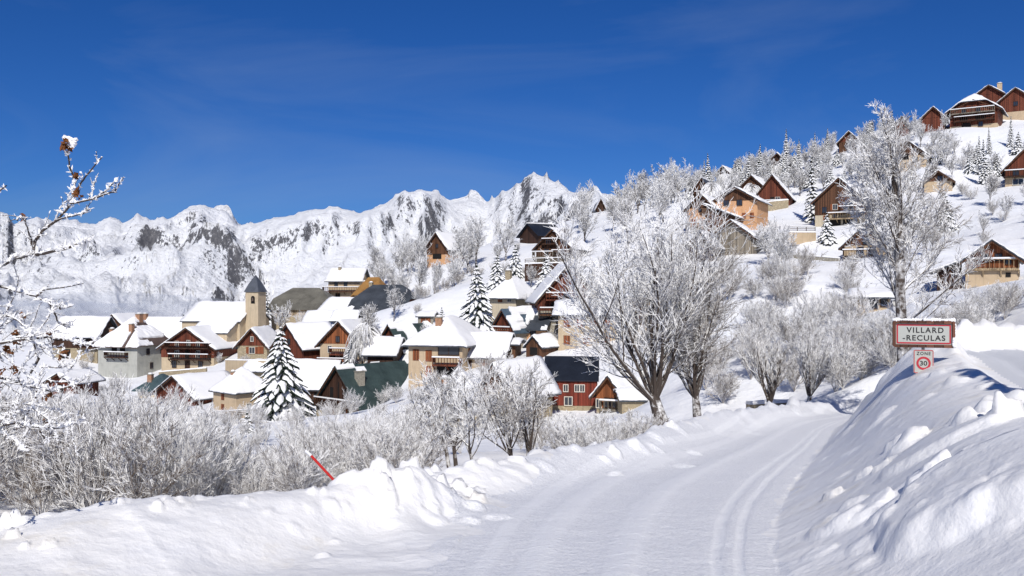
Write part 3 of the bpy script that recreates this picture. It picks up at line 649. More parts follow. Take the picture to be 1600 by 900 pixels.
house('chalet', 'big brown chalet with cream corner and dark garages beside the slim spruce', 'chalet', 182, 1273, 1349, 279, 312, 352, -30, 12, G2, low='beige', up='wbrown', split=.42, roof='rslate', snow='full', thick=.3,
      wins=[('F',.2,.62,1.0,1.3,'wd'),('F',.42,.72,1.0,1.2,'ws'),('F',.7,.75,2.0,1.6,'w'),('F',.22,.3,.8,1.0,'s'),('F',.4,.38,.8,.9,'wd'),('F',.42,.08,2.2,1.6,'g'),('F',.72,.08,2.6,1.6,'g')], balcs=[('F',.52,1,.5,1.4,'wdark'),('F',.3,1.0,.26,1.6,'wpale')])
house('chalet', 'brown chalet with low snowy roof half hidden by the right-hand tree', 'chalet', 150, 1318, 1392, 350, 383, 405, -28, 10, G2, low='tan', gab='wbrown', roof='rslate', snow='full', wins=[('F',.35,.6,1.2,1.4,'wd'),('F',.6,.6,1.2,1.4,'wd'),('F',.5,1.3,1.4,1.3,'wd')], balcs=[('F',0,.7,.2,1.4,'wdark')])
house('chalet', 'brown gable with snow-edged roof on the skyline left of the right-hand tree', 'chalet', 268, 1311, 1342, 206, 221, 236, -26, 9, G2, low='wbrown', gab='wred', roof='rslate', snow='full')
house('chalet', 'brown and tan chalet seen through the top of the right-hand tree', 'chalet', 212, 1388, 1448, 221, 243, 262, -30, 10, G2, low='tan', gab='wbrown', roof='rslate', snow='full', wins=[('F',.7,.6,1.2,1.3,'wd'),('F',.4,.9,2.2,1.3,'g')])
house('chalet', 'dark rooftop at the skyline just left of the right-hand treetop', 'chalet', 255, 1398, 1420, 183, 196, 212, -26, 8, G2, low='wred', gab='wred', roof='rslate', snow='full')
house('chalet', 'red-brown gable under snow right of the right-hand treetop', 'chalet', 242, 1440, 1476, 168, 184, 202, -28, 9, G2, low='wred', gab='wred', roof='rslate', snow='full')
house('chalet', 'small low chalet with plank gable and tan base on open snow', 'chalet', 188, 1444, 1488, 268, 283, 297, -26, 8, G2, low='tan', gab='wbrown', roof='rbrown', snow='none', ov=.6, wins=[('F',.55,1.3,1.0,1.1,'wd')])
house('chalet', 'largest hilltop chalet, dark brown with two white-railed balconies', 'chalet', 238, 1484, 1558, 146, 170, 198, -34, 13, G2, low='tan', up='wred', split=.1, roof='rslate', snow='full', style='half', thick=.4, ov=1.3,
      wins=[('F',.3,.9,1.2,1.3,'wd'),('F',.6,.9,1.2,1.3,'wd'),('F',.3,.5,2.0,1.4,'g'),('F',.65,.5,2.4,1.4,'g'),('F',.35,.12,2.2,1.4,'g'),('F',.65,.12,1.2,1.4,'wd')], balcs=[('F',.02,.95,.78,1.5,'wgrey'),('F',.1,.95,.35,1.4,'wdark')])
house('chalet', 'brown chalet with tall tan chimney behind the largest hilltop chalet', 'chalet', 256, 1524, 1566, 134, 147, 178, -34, 10, G2, low='wred', gab='wred', roof='rslate', snow='full', chims=[(.75,.2,2.4,'tan',.6)])
house('chalet', 'red-brown chalet at the right edge of the hilltop with stepped snowy roofs', 'chalet', 248, 1562, 1612, 138, 156, 186, -36, 10, G2, low='tan', up='wred', split=.4, roof='rslate', snow='full', chims=[(-.3,.3,1.0,'stone',.35)], wins=[('F',.5,.8,1.2,1.3,'wd')])
house('chalet', 'chalet cut by the right frame edge with two stacked snowy eaves', 'chalet', 176, 1570, 1640, 230, 262, 287, -32, 10, G2, low='tan', up='wred', split=.45, roof='rslate', snow='full', thick=.4, wins=[('F',.25,.75,1.2,1.4,'wd'),('F',.3,.15,2.0,1.3,'w')], balcs=[('F',0,.9,.5,1.4,'wdark')])
house('chalet', 'orange plank chalet on tan walls alone at the right above the sign', 'chalet', 102, 1508, 1592, 377, 405, 440, -27, 8, G2, low='tan', up='worange', split=.62, roof='rslate', snow='full', thick=.22, ov=.7,
      wins=[('F',.38,1.08,.7,.9,'wd'),('F',.62,1.08,.8,.9,'wd'),('F',.8,.86,.7,.6,'wd'),('F',.8,.3,.5,.5,'g')], balcs=[('F',0,1.0,.58,.5,'wpale')],
      wings=[dict(off=(-4.4, .8, 0), th=-3, w=2.6, depth=6, h=1.2, rise=1.1, ridge='y', style='shed', low='wdark', roof='rslate', snow='full')])
house('house', 'tan house with snowy roof behind the trunk of the right-hand tree', 'house', 100, 1338, 1392, 455, 465, 484, -22, 6, G2, ridge='x', low='tan', roof='rslate', snow='full', wins=[('F',.5,.5,1.0,1.2,'wd'),('F',.8,.6,.8,1,'wd')])

fit_ground([( *(Vector(hh['loc'][:2]) + Matrix.Rotation(hh['th'], 2) @ Vector((0, yy*hh['depth']+dd))), hh['loc'][2]+zz) for hh in HOUSES for yy, dd, zz in ((.5, 0, .5), (0, -1.5, -.2))])

def build_houses():
    for i, q in enumerate(HOUSES):
        root = empty(q['name'], q['loc'], q['th']); tag(root, q['label'], q['cat'], q['group'])
        volume(root, 11+i, q['w'], q['depth'], q['h'], q['rise'], **q['kw'])
        for k, wg in enumerate(q['wings']):
            wg = dict(wg); off = wg.pop('off'); wg.pop('th', None); flip = wg.pop('flip', False)
            Mx = Matrix.Translation(off)
            if flip: Mx = Mx @ Matrix.Translation((0, wg['depth'], 0)) @ Matrix.Rotation(math.pi, 4, 'Z')
            volume(root, 211+i*3+k, Mx=Mx, **wg)
        if 'satellite dish' in q['label']:
            m = MB(); c = Vector((-q['w']*.36, -.5, q['h']*.72)); n = Vector((.2, -.9, .4)).normalized(); s = n.cross(Vector((0,0,1))).normalized(); t = s.cross(n)
            rings = [[c + (s*math.cos(a)+t*math.sin(a))*rr - n*(.18-.18*(rr/.5)**2) for a in [2*math.pi*k/14 for k in range(14)]] for rr in (.01,.2,.35,.5)]
            vs = [p for r_ in rings for p in r_] + [p - n*.04 for r_ in rings for p in r_]
            fs = []
            for o in (0, 56):
                for a in range(3):
                    for k in range(14): fs.append((o+a*14+k, o+a*14+(k+1)%14, o+a*14+14+(k+1)%14, o+a*14+14+k))
            m.add(vs, fs); m.bar(c - n*.2, c - n*.2 + Vector((0, .5, -.2)), .08); m.build('satellite_dish', M['frame'], root)
build_houses()

def church():
    D = 206; u = 329; X = (u-800)/F*D; zb = (450-560)/F*D
    th = rad(-16); r = empty('church', (X, D, zb), th)
    tag(r, 'tan village church with long snowy nave and slate-capped square bell tower', 'church', G1)
    k = D/F
    # nave: long side towards the viewer, gable at the right
    volume(r, 901, 104*k, 12.5, 58*k, 28*k, ridge='x', low='churchtan', roof='rslate', snow='full', thick=.4, ov=.4, ovf=.35, wins=[('R',.5,.75,1.0,1.8,'wd')])
    volume(r, 902, 62*k, 4.2, 41*k, 17*k, ridge='x', style='shed', low='churchtan', roof='rslate', snow='full', thick=.4, ov=.3, ovf=.35, Mx=Matrix.Translation((2.4,-4.0,0)) , wins=[('F',.62,.72,1.0,1.5,'wd')])
    # bell tower
    tw = 22.5*k; m = MB(); x0 = 49*k+.5; y0 = 2.2; zt = 104*k
    m.box(x0, x0+tw, y0, y0+tw, -4, zt); tower = m.build('bell_tower', M['churchtan'], r, fix=True)
    m = MB(); e = .28; a = [(x0-e,y0-e,zt-.05),(x0+tw+e,y0-e,zt-.05),(x0+tw+e,y0+tw+e,zt-.05),(x0-e,y0+tw+e,zt-.05)]
    cx = x0+tw/2; cy = y0+tw/2; b = [(cx-tw*.34,cy-tw*.34,zt+13*k),(cx+tw*.34,cy-tw*.34,zt+13*k),(cx+tw*.34,cy+tw*.34,zt+13*k),(cx-tw*.34,cy+tw*.34,zt+13*k)]
    m.add(a+b+[(cx,cy,zt+27*k)], [(3,2,1,0),(0,1,5,4),(1,2,6,5),(2,3,7,6),(3,0,4,7),(4,5,8),(5,6,8),(6,7,8),(7,4,8)]); m.build('spire', M['spire'], r, fix=True)
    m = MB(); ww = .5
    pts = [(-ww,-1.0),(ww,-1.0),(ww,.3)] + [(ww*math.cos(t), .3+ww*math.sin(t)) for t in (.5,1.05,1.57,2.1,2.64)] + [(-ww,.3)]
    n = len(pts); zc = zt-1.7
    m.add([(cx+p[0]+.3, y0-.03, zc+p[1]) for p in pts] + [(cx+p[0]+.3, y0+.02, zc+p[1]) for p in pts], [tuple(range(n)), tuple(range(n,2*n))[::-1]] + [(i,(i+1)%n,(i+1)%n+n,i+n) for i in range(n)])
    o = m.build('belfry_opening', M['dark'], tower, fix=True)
    m = MB()
    for i in range(6): m.bar((x0+tw*.15, y0-.02, .3), (x0+tw*.15, y0-.02, .31), .01)
    m = MB(); m.tube([Vector((cx+.3, y0-.12, zc+.35)), Vector((cx+.3, y0-.12, zc+.1)), Vector((cx+.3, y0-.12, zc-.3)), Vector((cx+.3, y0-.12, zc-.42))], [.06,.16,.22,.32], 10); m.build('bell', M['rbrown'], tower)
church()

# ------------------------------------------------------------------ ground sheet
def mat_road():
    t = NT('packed_snow'); c = t.n('ShaderNodeUVMap'); sp = t.n('ShaderNodeSeparateXYZ'); t.l(c.outputs[0], sp.inputs[0]); s = sp.outputs[0]; y = sp.outputs[1]
    obj = t.coord('Object')
    h = None; tread = t.math('SINE', t.math('ADD', t.math('MULTIPLY', y, 64), t.math('MULTIPLY', t.noise(obj, 3, 2), 6)))
    bands = None
    for s0, wd in ((.155,.035),(.30,.055),(.555,.06),(.82,.022),(.885,.018)):
        b = t.math('SUBTRACT', 1, t.math('DIVIDE', t.math('ABSOLUTE', t.math('SUBTRACT', t.math('ADD', s, t.math('MULTIPLY', t.math('SUBTRACT', t.noise(obj, .5, 2), .5), .03)), s0)), wd))
        b = t.math('MAXIMUM', b, 0); b = t.math('MINIMUM', t.math('MULTIPLY', b, 2.2), 1)
        bands = b if bands is None else t.math('MAXIMUM', bands, b)
    n1 = t.noise(obj, 7, 5, .65); n2 = t.noise(obj, 26, 3, .7)
    vo = t.n('ShaderNodeTexVoronoi'); vo.inputs['Scale'].default_value = 4.5; t.l(obj, vo.inputs['Vector'])
    hh = t.math('ADD', t.math('MULTIPLY', t.math('MULTIPLY', tread, bands), .03), t.math('ADD', t.math('MULTIPLY', n1, .9), t.math('MULTIPLY', n2, .5)))
    hh = t.math('ADD', hh, t.math('MULTIPLY', t.math('MULTIPLY', bands, t.noise(obj, 40, 3, .7)), .3))
    nn = t.bump(hh, .8, .045)
    sp_ = t.ramp(n2, [(.3, (.72,.725,.74)), (.5, (.84,.84,.85)), (.66, (.93,.93,.93))])
    col = t.mix(t.math('MULTIPLY', bands, .85), sp_, (.94, .94, .94))
    return t.done(col, .55, nn)
def ground():
    inner = np.radians(np.arange(-38, 38.01, .15)); outer = np.radians(np.concatenate([np.arange(39.5, 180, 3.5), np.arange(180, 320.5, 3.5)]))
    ang = np.concatenate([inner, outer]); r = np.concatenate([np.geomspace(1.1, 6, 50)[:-1], np.geomspace(6, 34, 320)[:-1], np.geomspace(34, 440, 200)]); nr = len(r)
    A, Rr = np.meshgrid(ang, r, indexing='xy')
    X = np.sin(A)*Rr; Y = np.cos(A)*Rr
    Z = height(X, Y)
    V = np.stack([X.ravel(), Y.ravel(), Z.ravel()], 1); V = np.vstack([V, [[0, 0, height(np.array([0.]), np.array([0.]))[0]]]])
    nc = len(ang); i = np.arange(nr-1)[:, None]; j = np.arange(nc)[None]; j2 = (j+1) % nc
    Fc = np.stack([i*nc+j, i*nc+j2, (i+1)*nc+j2, (i+1)*nc+j], -1).reshape(-1, 4)
    # winding up: angle grows clockwise seen from above
    Fc = Fc[:, ::-1]
    cen = V[Fc].mean(1); x = cen[:, 0]/S; y = cen[:, 1]/S
    L = smooth_interp(y, RY, RL); Rg = smooth_interp(y, RY, RR); Cx = smooth_interp(y, CY, CX, .7)
    UR = smooth_interp(y, [-8,3,8,13,18,21,23], [7,9.5,11,13.5,15,14.6,13.5], .6)
    edge_n = .5*fbm(x/.7, y/.7, 3, 44)
    road = (x > L + edge_n) & (x < Rg + .5*edge_n) & (y < 45) & (y > -9)
    up = (x > Cx+.7) & (x < UR) & (y < 22.5) & (y > -9) & ~road
    bank = (np.hypot(x, y) < 50) & ~road & ~up & (y > -9)
    ly = V[:, 1]/S; lL = smooth_interp(ly, RY, RL); lR = smooth_interp(ly, RY, RR)
    uv = np.stack([(V[:, 0]/S-lL)/np.maximum(lR-lL, .5), ly], 1)
    tag(subset('road', V, Fc[road], mat_road(), uv), kind='structure')
    M['bank'] = mat_bank()
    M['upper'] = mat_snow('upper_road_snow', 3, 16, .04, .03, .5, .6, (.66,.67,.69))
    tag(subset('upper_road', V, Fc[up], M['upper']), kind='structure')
    tag(subset('snow_bank', V, Fc[bank], M['bank']), kind='structure')
    t = NT('field_snow'); v = t.coord('Object')
    n = t.bump(t.noise(v, .35, 6, .6), .6, .6); n = t.bump(t.noise(v, 2.2, 3), .4, .1, n)
    t.done(t.ramp(t.noise(v, .08, 3), [(.3, (.83,.845,.87)), (.7, SNOW)]), .75, n)
    tag(subset('ground', V, Fc[~(road | up | bank)], t.m), kind='structure')
ground()

# ------------------------------------------------------------------ mountains
SIL = [(-700,420),(-500,380),(-300,350),(-150,325),(-60,318),(0,328),(12,326),(22,344),(45,338),(60,332),(85,342),(110,338),(150,344),(172,335),(190,341),(215,328),(236,341),(262,334),(290,320),(312,314),(335,318),(355,326),(372,345),(400,341),(430,334),(462,328),(490,322),(522,315),(545,319),(562,326),(590,318),(612,302),(632,291),(648,294),(658,289),(680,294),(700,307),(722,306),(742,304),(760,308),(772,304),(782,292),(800,285),(818,277),(828,264),(842,261),(858,266),(872,276),(890,288),(908,291),(920,298),(934,295),(950,310),(1000,335),(1060,345),(1150,350),(1300,340),(1500,330),(1700,320),(2000,330),(2300,350)]
def mountains():
    us = np.concatenate([np.arange(-1100, -100, 12), np.arange(-100, 1060, 2.6), np.arange(1060, 2700, 14)])
    nr = 230; tt = np.linspace(0, 1.25, nr)
    U, T = np.meshgrid(us, tt, indexing='xy')
    sil = np.interp(U, [s[0] for s in SIL], [s[1] for s in SIL])
    Dr = 2900 + 500*np.sin(U/260+1) + 250*np.sin(U/97)
    D0 = 430.0
    D = D0 + (Dr-D0)*T
    zr = (450-sil)/F*Dr
    zf = -150.0 + 0*U
    prof = np.where(T < 1, .10*T + .90*np.clip(T, 0, 1)**1.55, 1 - 1.3*(T-1))
    X = (U-800)/F*D; Y = D
    z = zf + (zr-zf)*prof
    env = np.clip(T*1.6, 0, 1)*np.where(T < 1, 1 - .93*sstep(.84, 1.0, T), .3)
    # spurs that run down the slope, broken crags, gullies
    wx = X + 180*fbm(X/700, Y/700, 3, 51); wy = Y + 180*fbm(X/700, Y/700, 3, 52)
    sp = ridged(wx/420, wy/900, 5, 41, .5) - .75
    cr = ridged(wx/130+9, wy/170, 4, 61, .55) - .7
    crmask = sstep(-.1, .3, fbm(X/500+4, Y/500, 3, 71) + .25*np.exp(-((U-840)/90)**2) + .18*(U < 420) - .15*((U > 430) & (U < 600)))
    z = z + env*(110*sp + 36*cr*(.15+crmask*1.1) + 13*fbm(X/30, Y/30, 3, 91)*(.2+crmask))
    line = (450-sil)/F*D - 6 - 60*np.clip(1-T, 0, 1)
    z = np.where(T < 1, np.where(z > line-30, line-30+30*np.tanh((z-line+30)/30), z), z)
    # jagged small teeth on the crest
    z = z + np.exp(-((T-1)/.05)**2)*(ridged(U/17+.3, T*3, 3, 15)-.8)*9*(.3+1.2*np.interp(U, [-700,260,330,420,600,700,770,950], [1,1,.5,.2,.4,.7,1,1]))
    V = np.stack([X.ravel(), Y.ravel(), z.ravel()], 1); nc = len(us)
    i = np.arange(nr-1)[:, None]; j = np.arange(nc-1)[None]
    Fc = np.stack([i*nc+j, i*nc+j+1, (i+1)*nc+j+1, (i+1)*nc+j], -1).reshape(-1, 4)
    # steep crags keep less snow: kept per vertex as a bare-rock weight
    uv = np.stack([(crmask*env.clip(0, 1)).ravel()*.6 + .5*np.exp(-((U-842)/75)**2 - ((T-1)/.35)**2).ravel() + .35*(np.exp(-((U-205)/32)**2-((T-.86)/.16)**2) + np.exp(-((U-320)/60)**2-((T-.6)/.25)**2) + .8*np.exp(-((U-40)/80)**2-((T-.75)/.3)**2)).ravel(), 0*U.ravel()], 1)
    t = NT('alpine_rock_and_snow'); um = t.n('ShaderNodeUVMap'); us_ = t.n('ShaderNodeSeparateXYZ'); t.l(um.outputs[0], us_.inputs[0]); g = t.n('ShaderNodeNewGeometry'); s = t.n('ShaderNodeSeparateXYZ'); t.l(g.outputs['Normal'], s.inputs[0])
    v = t.coord('Object'); big = t.noise(v, .004, 4, .6); mid = t.noise(t.coord('Object', (1.5, 1, .6)), .02, 7, .68); fine = t.noise(t.coord('Object', (1.7, .9, .6)), .10, 8, .78)
    a = t.math('ADD', s.outputs[2], t.math('ADD', t.math('MULTIPLY', t.math('SUBTRACT', mid, .5), 1.1), t.math('ADD', t.math('MULTIPLY', t.math('SUBTRACT', fine, .5), 1.9), t.math('MULTIPLY', t.math('SUBTRACT', big, .5), .7))))
    a = t.math('SUBTRACT', a, t.math('MULTIPLY', us_.outputs[0], .20))
    mr = t.n('ShaderNodeMapRange'); mr.inputs[1].default_value = .385; mr.inputs[2].default_value = .43; t.l(a, mr.inputs[0])
    rock = t.ramp(fine, [(.3, (.07,.072,.085)), (.55, (.16,.158,.165)), (.75, (.32,.31,.30))])
    c = t.mix(mr.outputs[0], rock, (.84,.85,.87))
    n = t.bump(t.noise(v, .012, 8, .66), .9, 34)
    n = t.bump(t.noise(v, .06, 6, .7), .7, 7, n)
    t.done(c, .85, n)
    tag(grid_object('mountains', V, Fc, t.m, uv), kind='structure')
mountains()

# ------------------------------------------------------------------ bare frosted trees
def rdir(rng, axis, ang):
    a = axis.normalized(); p = a.orthogonal().normalized(); p.rotate(Quaternion(a, rng.uniform(0, 2*math.pi)))
    return (a*math.cos(ang) + p*math.sin(ang)).normalized()
def limb(rng, p, d, L, nseg, wob, up):
    pts = [p.copy()]; d = d.normalized()
    for i in range(nseg):
        d = (d + Vector((rng.gauss(0,wob), rng.gauss(0,wob), rng.gauss(0,wob)+up))).normalized()
        pts.append(pts[-1] + d*(L/nseg))
    return pts, d
def along(pts, f):
    k = f*(len(pts)-1); i = min(int(k), len(pts)-2); q = k-i
    return pts[i].lerp(pts[i+1], q), (pts[i+1]-pts[i]).normalized()
def bare_tree(seed, H, nmain, spread, n2=8, n3=6, n4=4, tr0=.22, tw=.014, trunk_frac=.25, lean=(0,0), twig_len=1.0, up=.08, trunks=None, leader=False, rmul=1.0, am=1.0):
    rng = random.Random(seed); tk = MB(); cr = MB()
    starts = []
    for (bx, by, ln) in (trunks or [(0, 0, lean)]):
        d0 = Vector((ln[0], ln[1], 1)).normalized()
        pts, d = limb(rng, Vector((bx, by, -.6)), d0, H*trunk_frac+.6, 5, .05, .02)
        tk.tube(pts, [tr0*(1.25-.45*i/5) for i in range(6)], 8, 0); starts.append((pts, d))
    for pts, d in starts:
        for i in range(nmain):
            f = (rng.uniform(.72, 1.0) if i > 1 else 1.0) if not leader else .15+.83*(i+rng.random())/nmain
            p, dd = along(pts, f)
            a = rng.uniform(.25, 1.0)*spread; dm = rdir(rng, (dd+Vector((0,0,.3))).normalized(), a)
            L = H*(1-trunk_frac)*rng.uniform(.75, 1.05)*(1 if a < .8*spread else .85) if not leader else H*.46*rng.uniform(.8, 1.1)*(1.2-.75*f)
            mp_, _ = limb(rng, p, dm, L, 7, .09, up); r0 = tr0*rng.uniform(.34, .55)*rmul
            tk.tube(mp_, [r0*(1-.82*k/7) for k in range(8)], 6, 0)
            for j in range(n2):
                f2 = .18+.8*(j+rng.random())/n2; q, qd = along(mp_, f2)
                L2 = L*rng.uniform(.26, .46)*(1.1-.55*f2); s2, _ = limb(rng, q, rdir(rng, qd, am*rng.uniform(.45, 1.0)), L2, 5, .10, up*1.2); r2 = max(tw*1.4, r0*.42*(1-.6*f2))
                (tk if r2 > tw*2.6 else cr).tube(s2, [r2*(1-.7*k/5) for k in range(6)], 4, 0)
                for k in range(n3):
                    f3 = .15+.85*(k+rng.random())/n3; c, cd = along(s2, f3)
                    L3 = L2*rng.uniform(.3, .6)*(1.1-.4*f3); s3, _ = limb(rng, c, rdir(rng, cd, am*rng.uniform(.4, 1.0)), L3, 3, .11, up)
                    cr.tube(s3, [tw*1.25, tw*1.15, tw, tw*.55], 3, 0)
                    for m in range(n4):
                        f4 = .2+.8*(m+rng.random())/n4; e, ed = along(s3, f4)
                        L4 = twig_len*rng.uniform(.16, .42); s4, _ = limb(rng, e, rdir(rng, ed, am*rng.uniform(.35, .9)), L4, 2, .09, up)
                        cr.tube(s4, [tw*.95, tw*.85, tw*.45], 3, 0)
    return tk, cr
def make_tree(name, mbs, mats=('frostbark', 'frost'), names=('trunk', 'crown')):
    r = empty(name, (0,0,0)); kids = []
    for mb, mt, nm in zip(mbs, mats, names):
        o = mb.build(nm, M[mt] if isinstance(mt, str) else [M[k] for k in mt], r); kids.append(o)
    KIDS[r.name] = kids
    r['_used'] = 0
    return r
def place(proto, u, D, label, cat, group=None, sc=1.0, rot=None, v=None, dz=0.0, tilt=0.0):
    X = (u-800)/F*D; z = gz(X, D) if v is None else (450-v)/F*D
    r = proto if not proto['_used'] else copy_tree(proto)
    if not proto['_used']: proto['_used'] = 1
    r.location = (X, D, z+dz); r.rotation_euler = (R.uniform(-.04,.04)+tilt, R.uniform(-.04,.04), R.uniform(0, 6.28) if rot is None else rot)
    r.scale = (sc*R.uniform(.93,1.07), sc*R.uniform(.93,1.07), sc)
    return tag(r, label, cat, group)

# the big tree in the middle: two trunks of their own
t1 = make_tree('frosted_tree', bare_tree(3, 13.6, 17, .74, 14, 10, 5, .38, .015, .15, twig_len=1.2, up=.085, rmul=.72, trunks=[(0,0,(-.45,.1))]))
place(t1, 1046, 56, 'largest leafless frosted tree, left trunk leaning left over the snow bank', 'tree', 'large trees by the road', 1.08, 0, v=668)
t2 = make_tree('frosted_tree', bare_tree(8, 13.4, 14, .66, 13, 10, 5, .34, .0155, .15, twig_len=1.2, up=.09, rmul=.72, trunks=[(0,0,(.03,.1))]))
place(t2, 1092, 58, 'leafless frosted tree with upright trunk, right of the leaning big trunk', 'tree', 'large trees by the road', .84, .6, v=660)
t3 = make_tree('frosted_tree', bare_tree(15, 13.0, 30, 1.1, 10, 7, 5, .25, .0135, .82, twig_len=1.0, up=.075, leader=True, rmul=.55, trunks=[(0,0,(0,0))]))
place(t3, 1411, 47, 'tall leafless frosted tree rising behind the village name sign', 'tree', 'large trees by the road', 1.0, 0.5, v=570)
p1 = make_tree('pollard_tree', bare_tree(22, 6.4, 20, .8, 8, 6, 4, .3, .017, .16, twig_len=.8, up=.1, am=.5))
place(p1, 1202, 60, 'squat pollarded tree with stubby trunk and upright frosted shoots at bend', 'tree', 'pollarded trees at the bend', .72, v=644)
p2 = make_tree('pollard_tree', bare_tree(29, 6.8, 17, .6, 8, 6, 4, .24, .017, .18, twig_len=.8, up=.12, am=.5))
place(p2, 1262, 66, 'narrower pollarded tree right of the squat one at the bend', 'tree', 'pollarded trees at the bend', .72, v=636)
f1 = make_tree('fruit_tree', bare_tree(31, 3.6, 9, .95, 8, 6, 4, .075, .0085, .22, twig_len=.55, trunks=[(0,0,(-.1,0)),(.16,.1,(.25,.1))]))
place(f1, 800, 31, 'dark-stemmed twin-trunk fruit tree standing right behind the snow bank', 'tree', 'fruit trees behind the bank', 1.12, 0.0, v=742)
f2 = make_tree('fruit_tree', bare_tree(36, 3.5, 7, .95, 7, 6, 4, .06, .0085, .3, twig_len=.55, trunks=[(0,0,(-.3,0))]))
place(f2, 752, 30, 'slim fruit tree leaning left, second from the snow wall end', 'tree', 'fruit trees behind the bank', 1.0, 0, v=745)
place(f2, 664, 30, 'pale forked fruit tree just behind the end of the snow wall', 'tree', 'fruit trees behind the bank', .95, 2.4, v=750)
place(f1, 712, 40, 'slender fruit tree set back between its two neighbours', 'tree', 'fruit trees behind the bank', 1.25, 2.0, v=725)

# thickets
sh = [make_tree('frosted_shrub', bare_tree(40+i, 3.4, 18, .7, 8, 6, 4, .036, .0075, .05, twig_len=.6, up=.06, am=.62), ('frostdark', 'frost'), ('trunk', 'crown')) for i in range(2)] + [make_tree('frosted_shrub', bare_tree(46+i, 3.4, 18, .75, 8, 6, 4, .036, .0072, .05, twig_len=.6, up=.05, am=.72), ('frostdark', 'frostdark'), ('trunk', 'crown')) for i in range(2)]
sh += [make_tree('frosted_shrub', bare_tree(50+i, 2.6, 18, .9, 8, 6, 4, .03, .0075, .04, twig_len=.5, up=.04, am=.8), ('frostdark', 'frostdark'), ('trunk', 'crown')) for i in range(2)]
def scatter(protos, n, uv, dr, label, cat, group, sc=(.8,1.2), seed=0, mind=0.0, cap=None, H=9.0, keep=1.0):
    rng = random.Random(seed); done = []
    for _ in range(n*12):
        if len(done) >= n: break
        u = rng.uniform(*uv); D = rng.uniform(*dr) if isinstance(dr[0], (int, float)) else rng.uniform(np.interp(u, [q[0] for q in dr], [q[1] for q in dr]), np.interp(u, [q[0] for q in dr], [q[2] for q in dr]))
        X = (u-800)/F*D
        if any((X-a)**2+(D-b)**2 < mind*mind for a, b in done): continue
        if any((X-hh['loc'][0])**2+(D-hh['loc'][1]-hh['depth']*.5)**2 < (max(hh['w'], hh['depth'])*.62)**2 for hh in HOUSES): continue
        s_ = rng.uniform(*sc); vb = 450 - gz(X, D)/D*F
        if cap:
            s_ = min(s_, (vb - np.interp(u, [c[0] for c in cap], [c[1] for c in cap]) - 9*math.sin(u/21) - 7*math.sin(u/8.7))/F*D/(H*1.08)*rng.uniform(.85, 1.0))
            if s_ < .3: continue
        top = vb - H*s_*F/D; half = H*s_*.28*F/D; hid = False           # leave the houses behind in view, as they are in the place
        for hh in HOUSES:
            q = hh['loc']; uh = 800 + q[0]/q[1]*F; hb = 450 - q[2]/q[1]*F; px_ = hh['h']/q[1]*F; hw = max(hh['w'], 5)/q[1]*F*.5
            if q[1] > D and abs(u-uh) < hw + half*.5 and top < hb - px_*.35 and vb > hb - px_*2: hid = True
        if hid and rng.random() < keep: continue
        done.append((X, D)); place(rng.choice(protos), u, D, label, cat, group, s_, rng.uniform(0, 6.28))
CAP = [(-90,590),(100,600),(180,604),(260,606),(330,622),(355,690),(410,708),(450,700),(475,662),(520,644),(600,640),(650,640)]
TG = 'frosted shrubs of the left thicket'
scatter(sh[:4], 80, (-90, 640), (21, 46), 'grey-white frosted shrub in the dense thicket behind the left snow wall', 'shrub', TG, (.85, 1.2), 1, 1.2, CAP, 3.4, 0)
scatter(sh[:4], 36, (-60, 640), (48, 72), 'grey-white frosted shrub at the back of the left thicket below the houses', 'shrub', TG, (.95, 1.35), 2, 2.0, CAP, 3.4, 0)
scatter(sh, 26, (340, 660), (76, 118), 'low frosted shrub on the slope just below the village houses', 'shrub', 'shrubs below the houses', (.5, .9), 31, 3, None, 3.4, .85)
scatter(sh, 64, (120, 900), (122, 215), 'small frosted shrub growing between the village houses', 'shrub', 'shrubs between the houses', (.6, 1.2), 32, 4, None, 3.4, .9)
scatter(sh, 22, (1440, 1640), (128, 205), 'small frosted bush on the open snow slope at the far right', 'shrub', 'bushes on the open slope', (.5, 1.0), 33, 5, None, 3.4, .9)
scatter(sh[4:], 12, (880, 1010), (36, 46), 'brownish frosted bush below the red barn beside the big tree', 'shrub', 'bushes under the big tree', (.8, 1.1), 3, 1.0, [(880,640),(1010,640)], 2.6, 0)
scatter(sh, 6, (560, 860), (56, 84), 'frosted shrub between the fruit trees and the stone houses', 'shrub', 'shrubs around the stone houses', (.6, .9), 4, 3, None, 3.4, .9)
scatter(sh, 46, (1090, 1340), (84, 128), 'frosted shrub in the thicket on the slope above the bend', 'shrub', 'shrubs on the slope above the bend', (.8, 1.35), 5, 2.6, None, 3.4, 0)
scatter(sh, 16, (1300, 1425), (60, 82), 'brown-grey frosted shrub on the slope behind the sign tree', 'shrub', 'shrubs behind the sign', (.9, 1.3), 6, 1.8, None, 3.4, 0)
scatter(sh, 24, (1470, 1640), (56, 74), 'frosted shrub in the row behind the upper road', 'shrub', 'shrubs behind the upper road', (.9, 1.3), 7, 1.8, [(1470,455),(1540,445),(1640,440)], 3.4, 0)

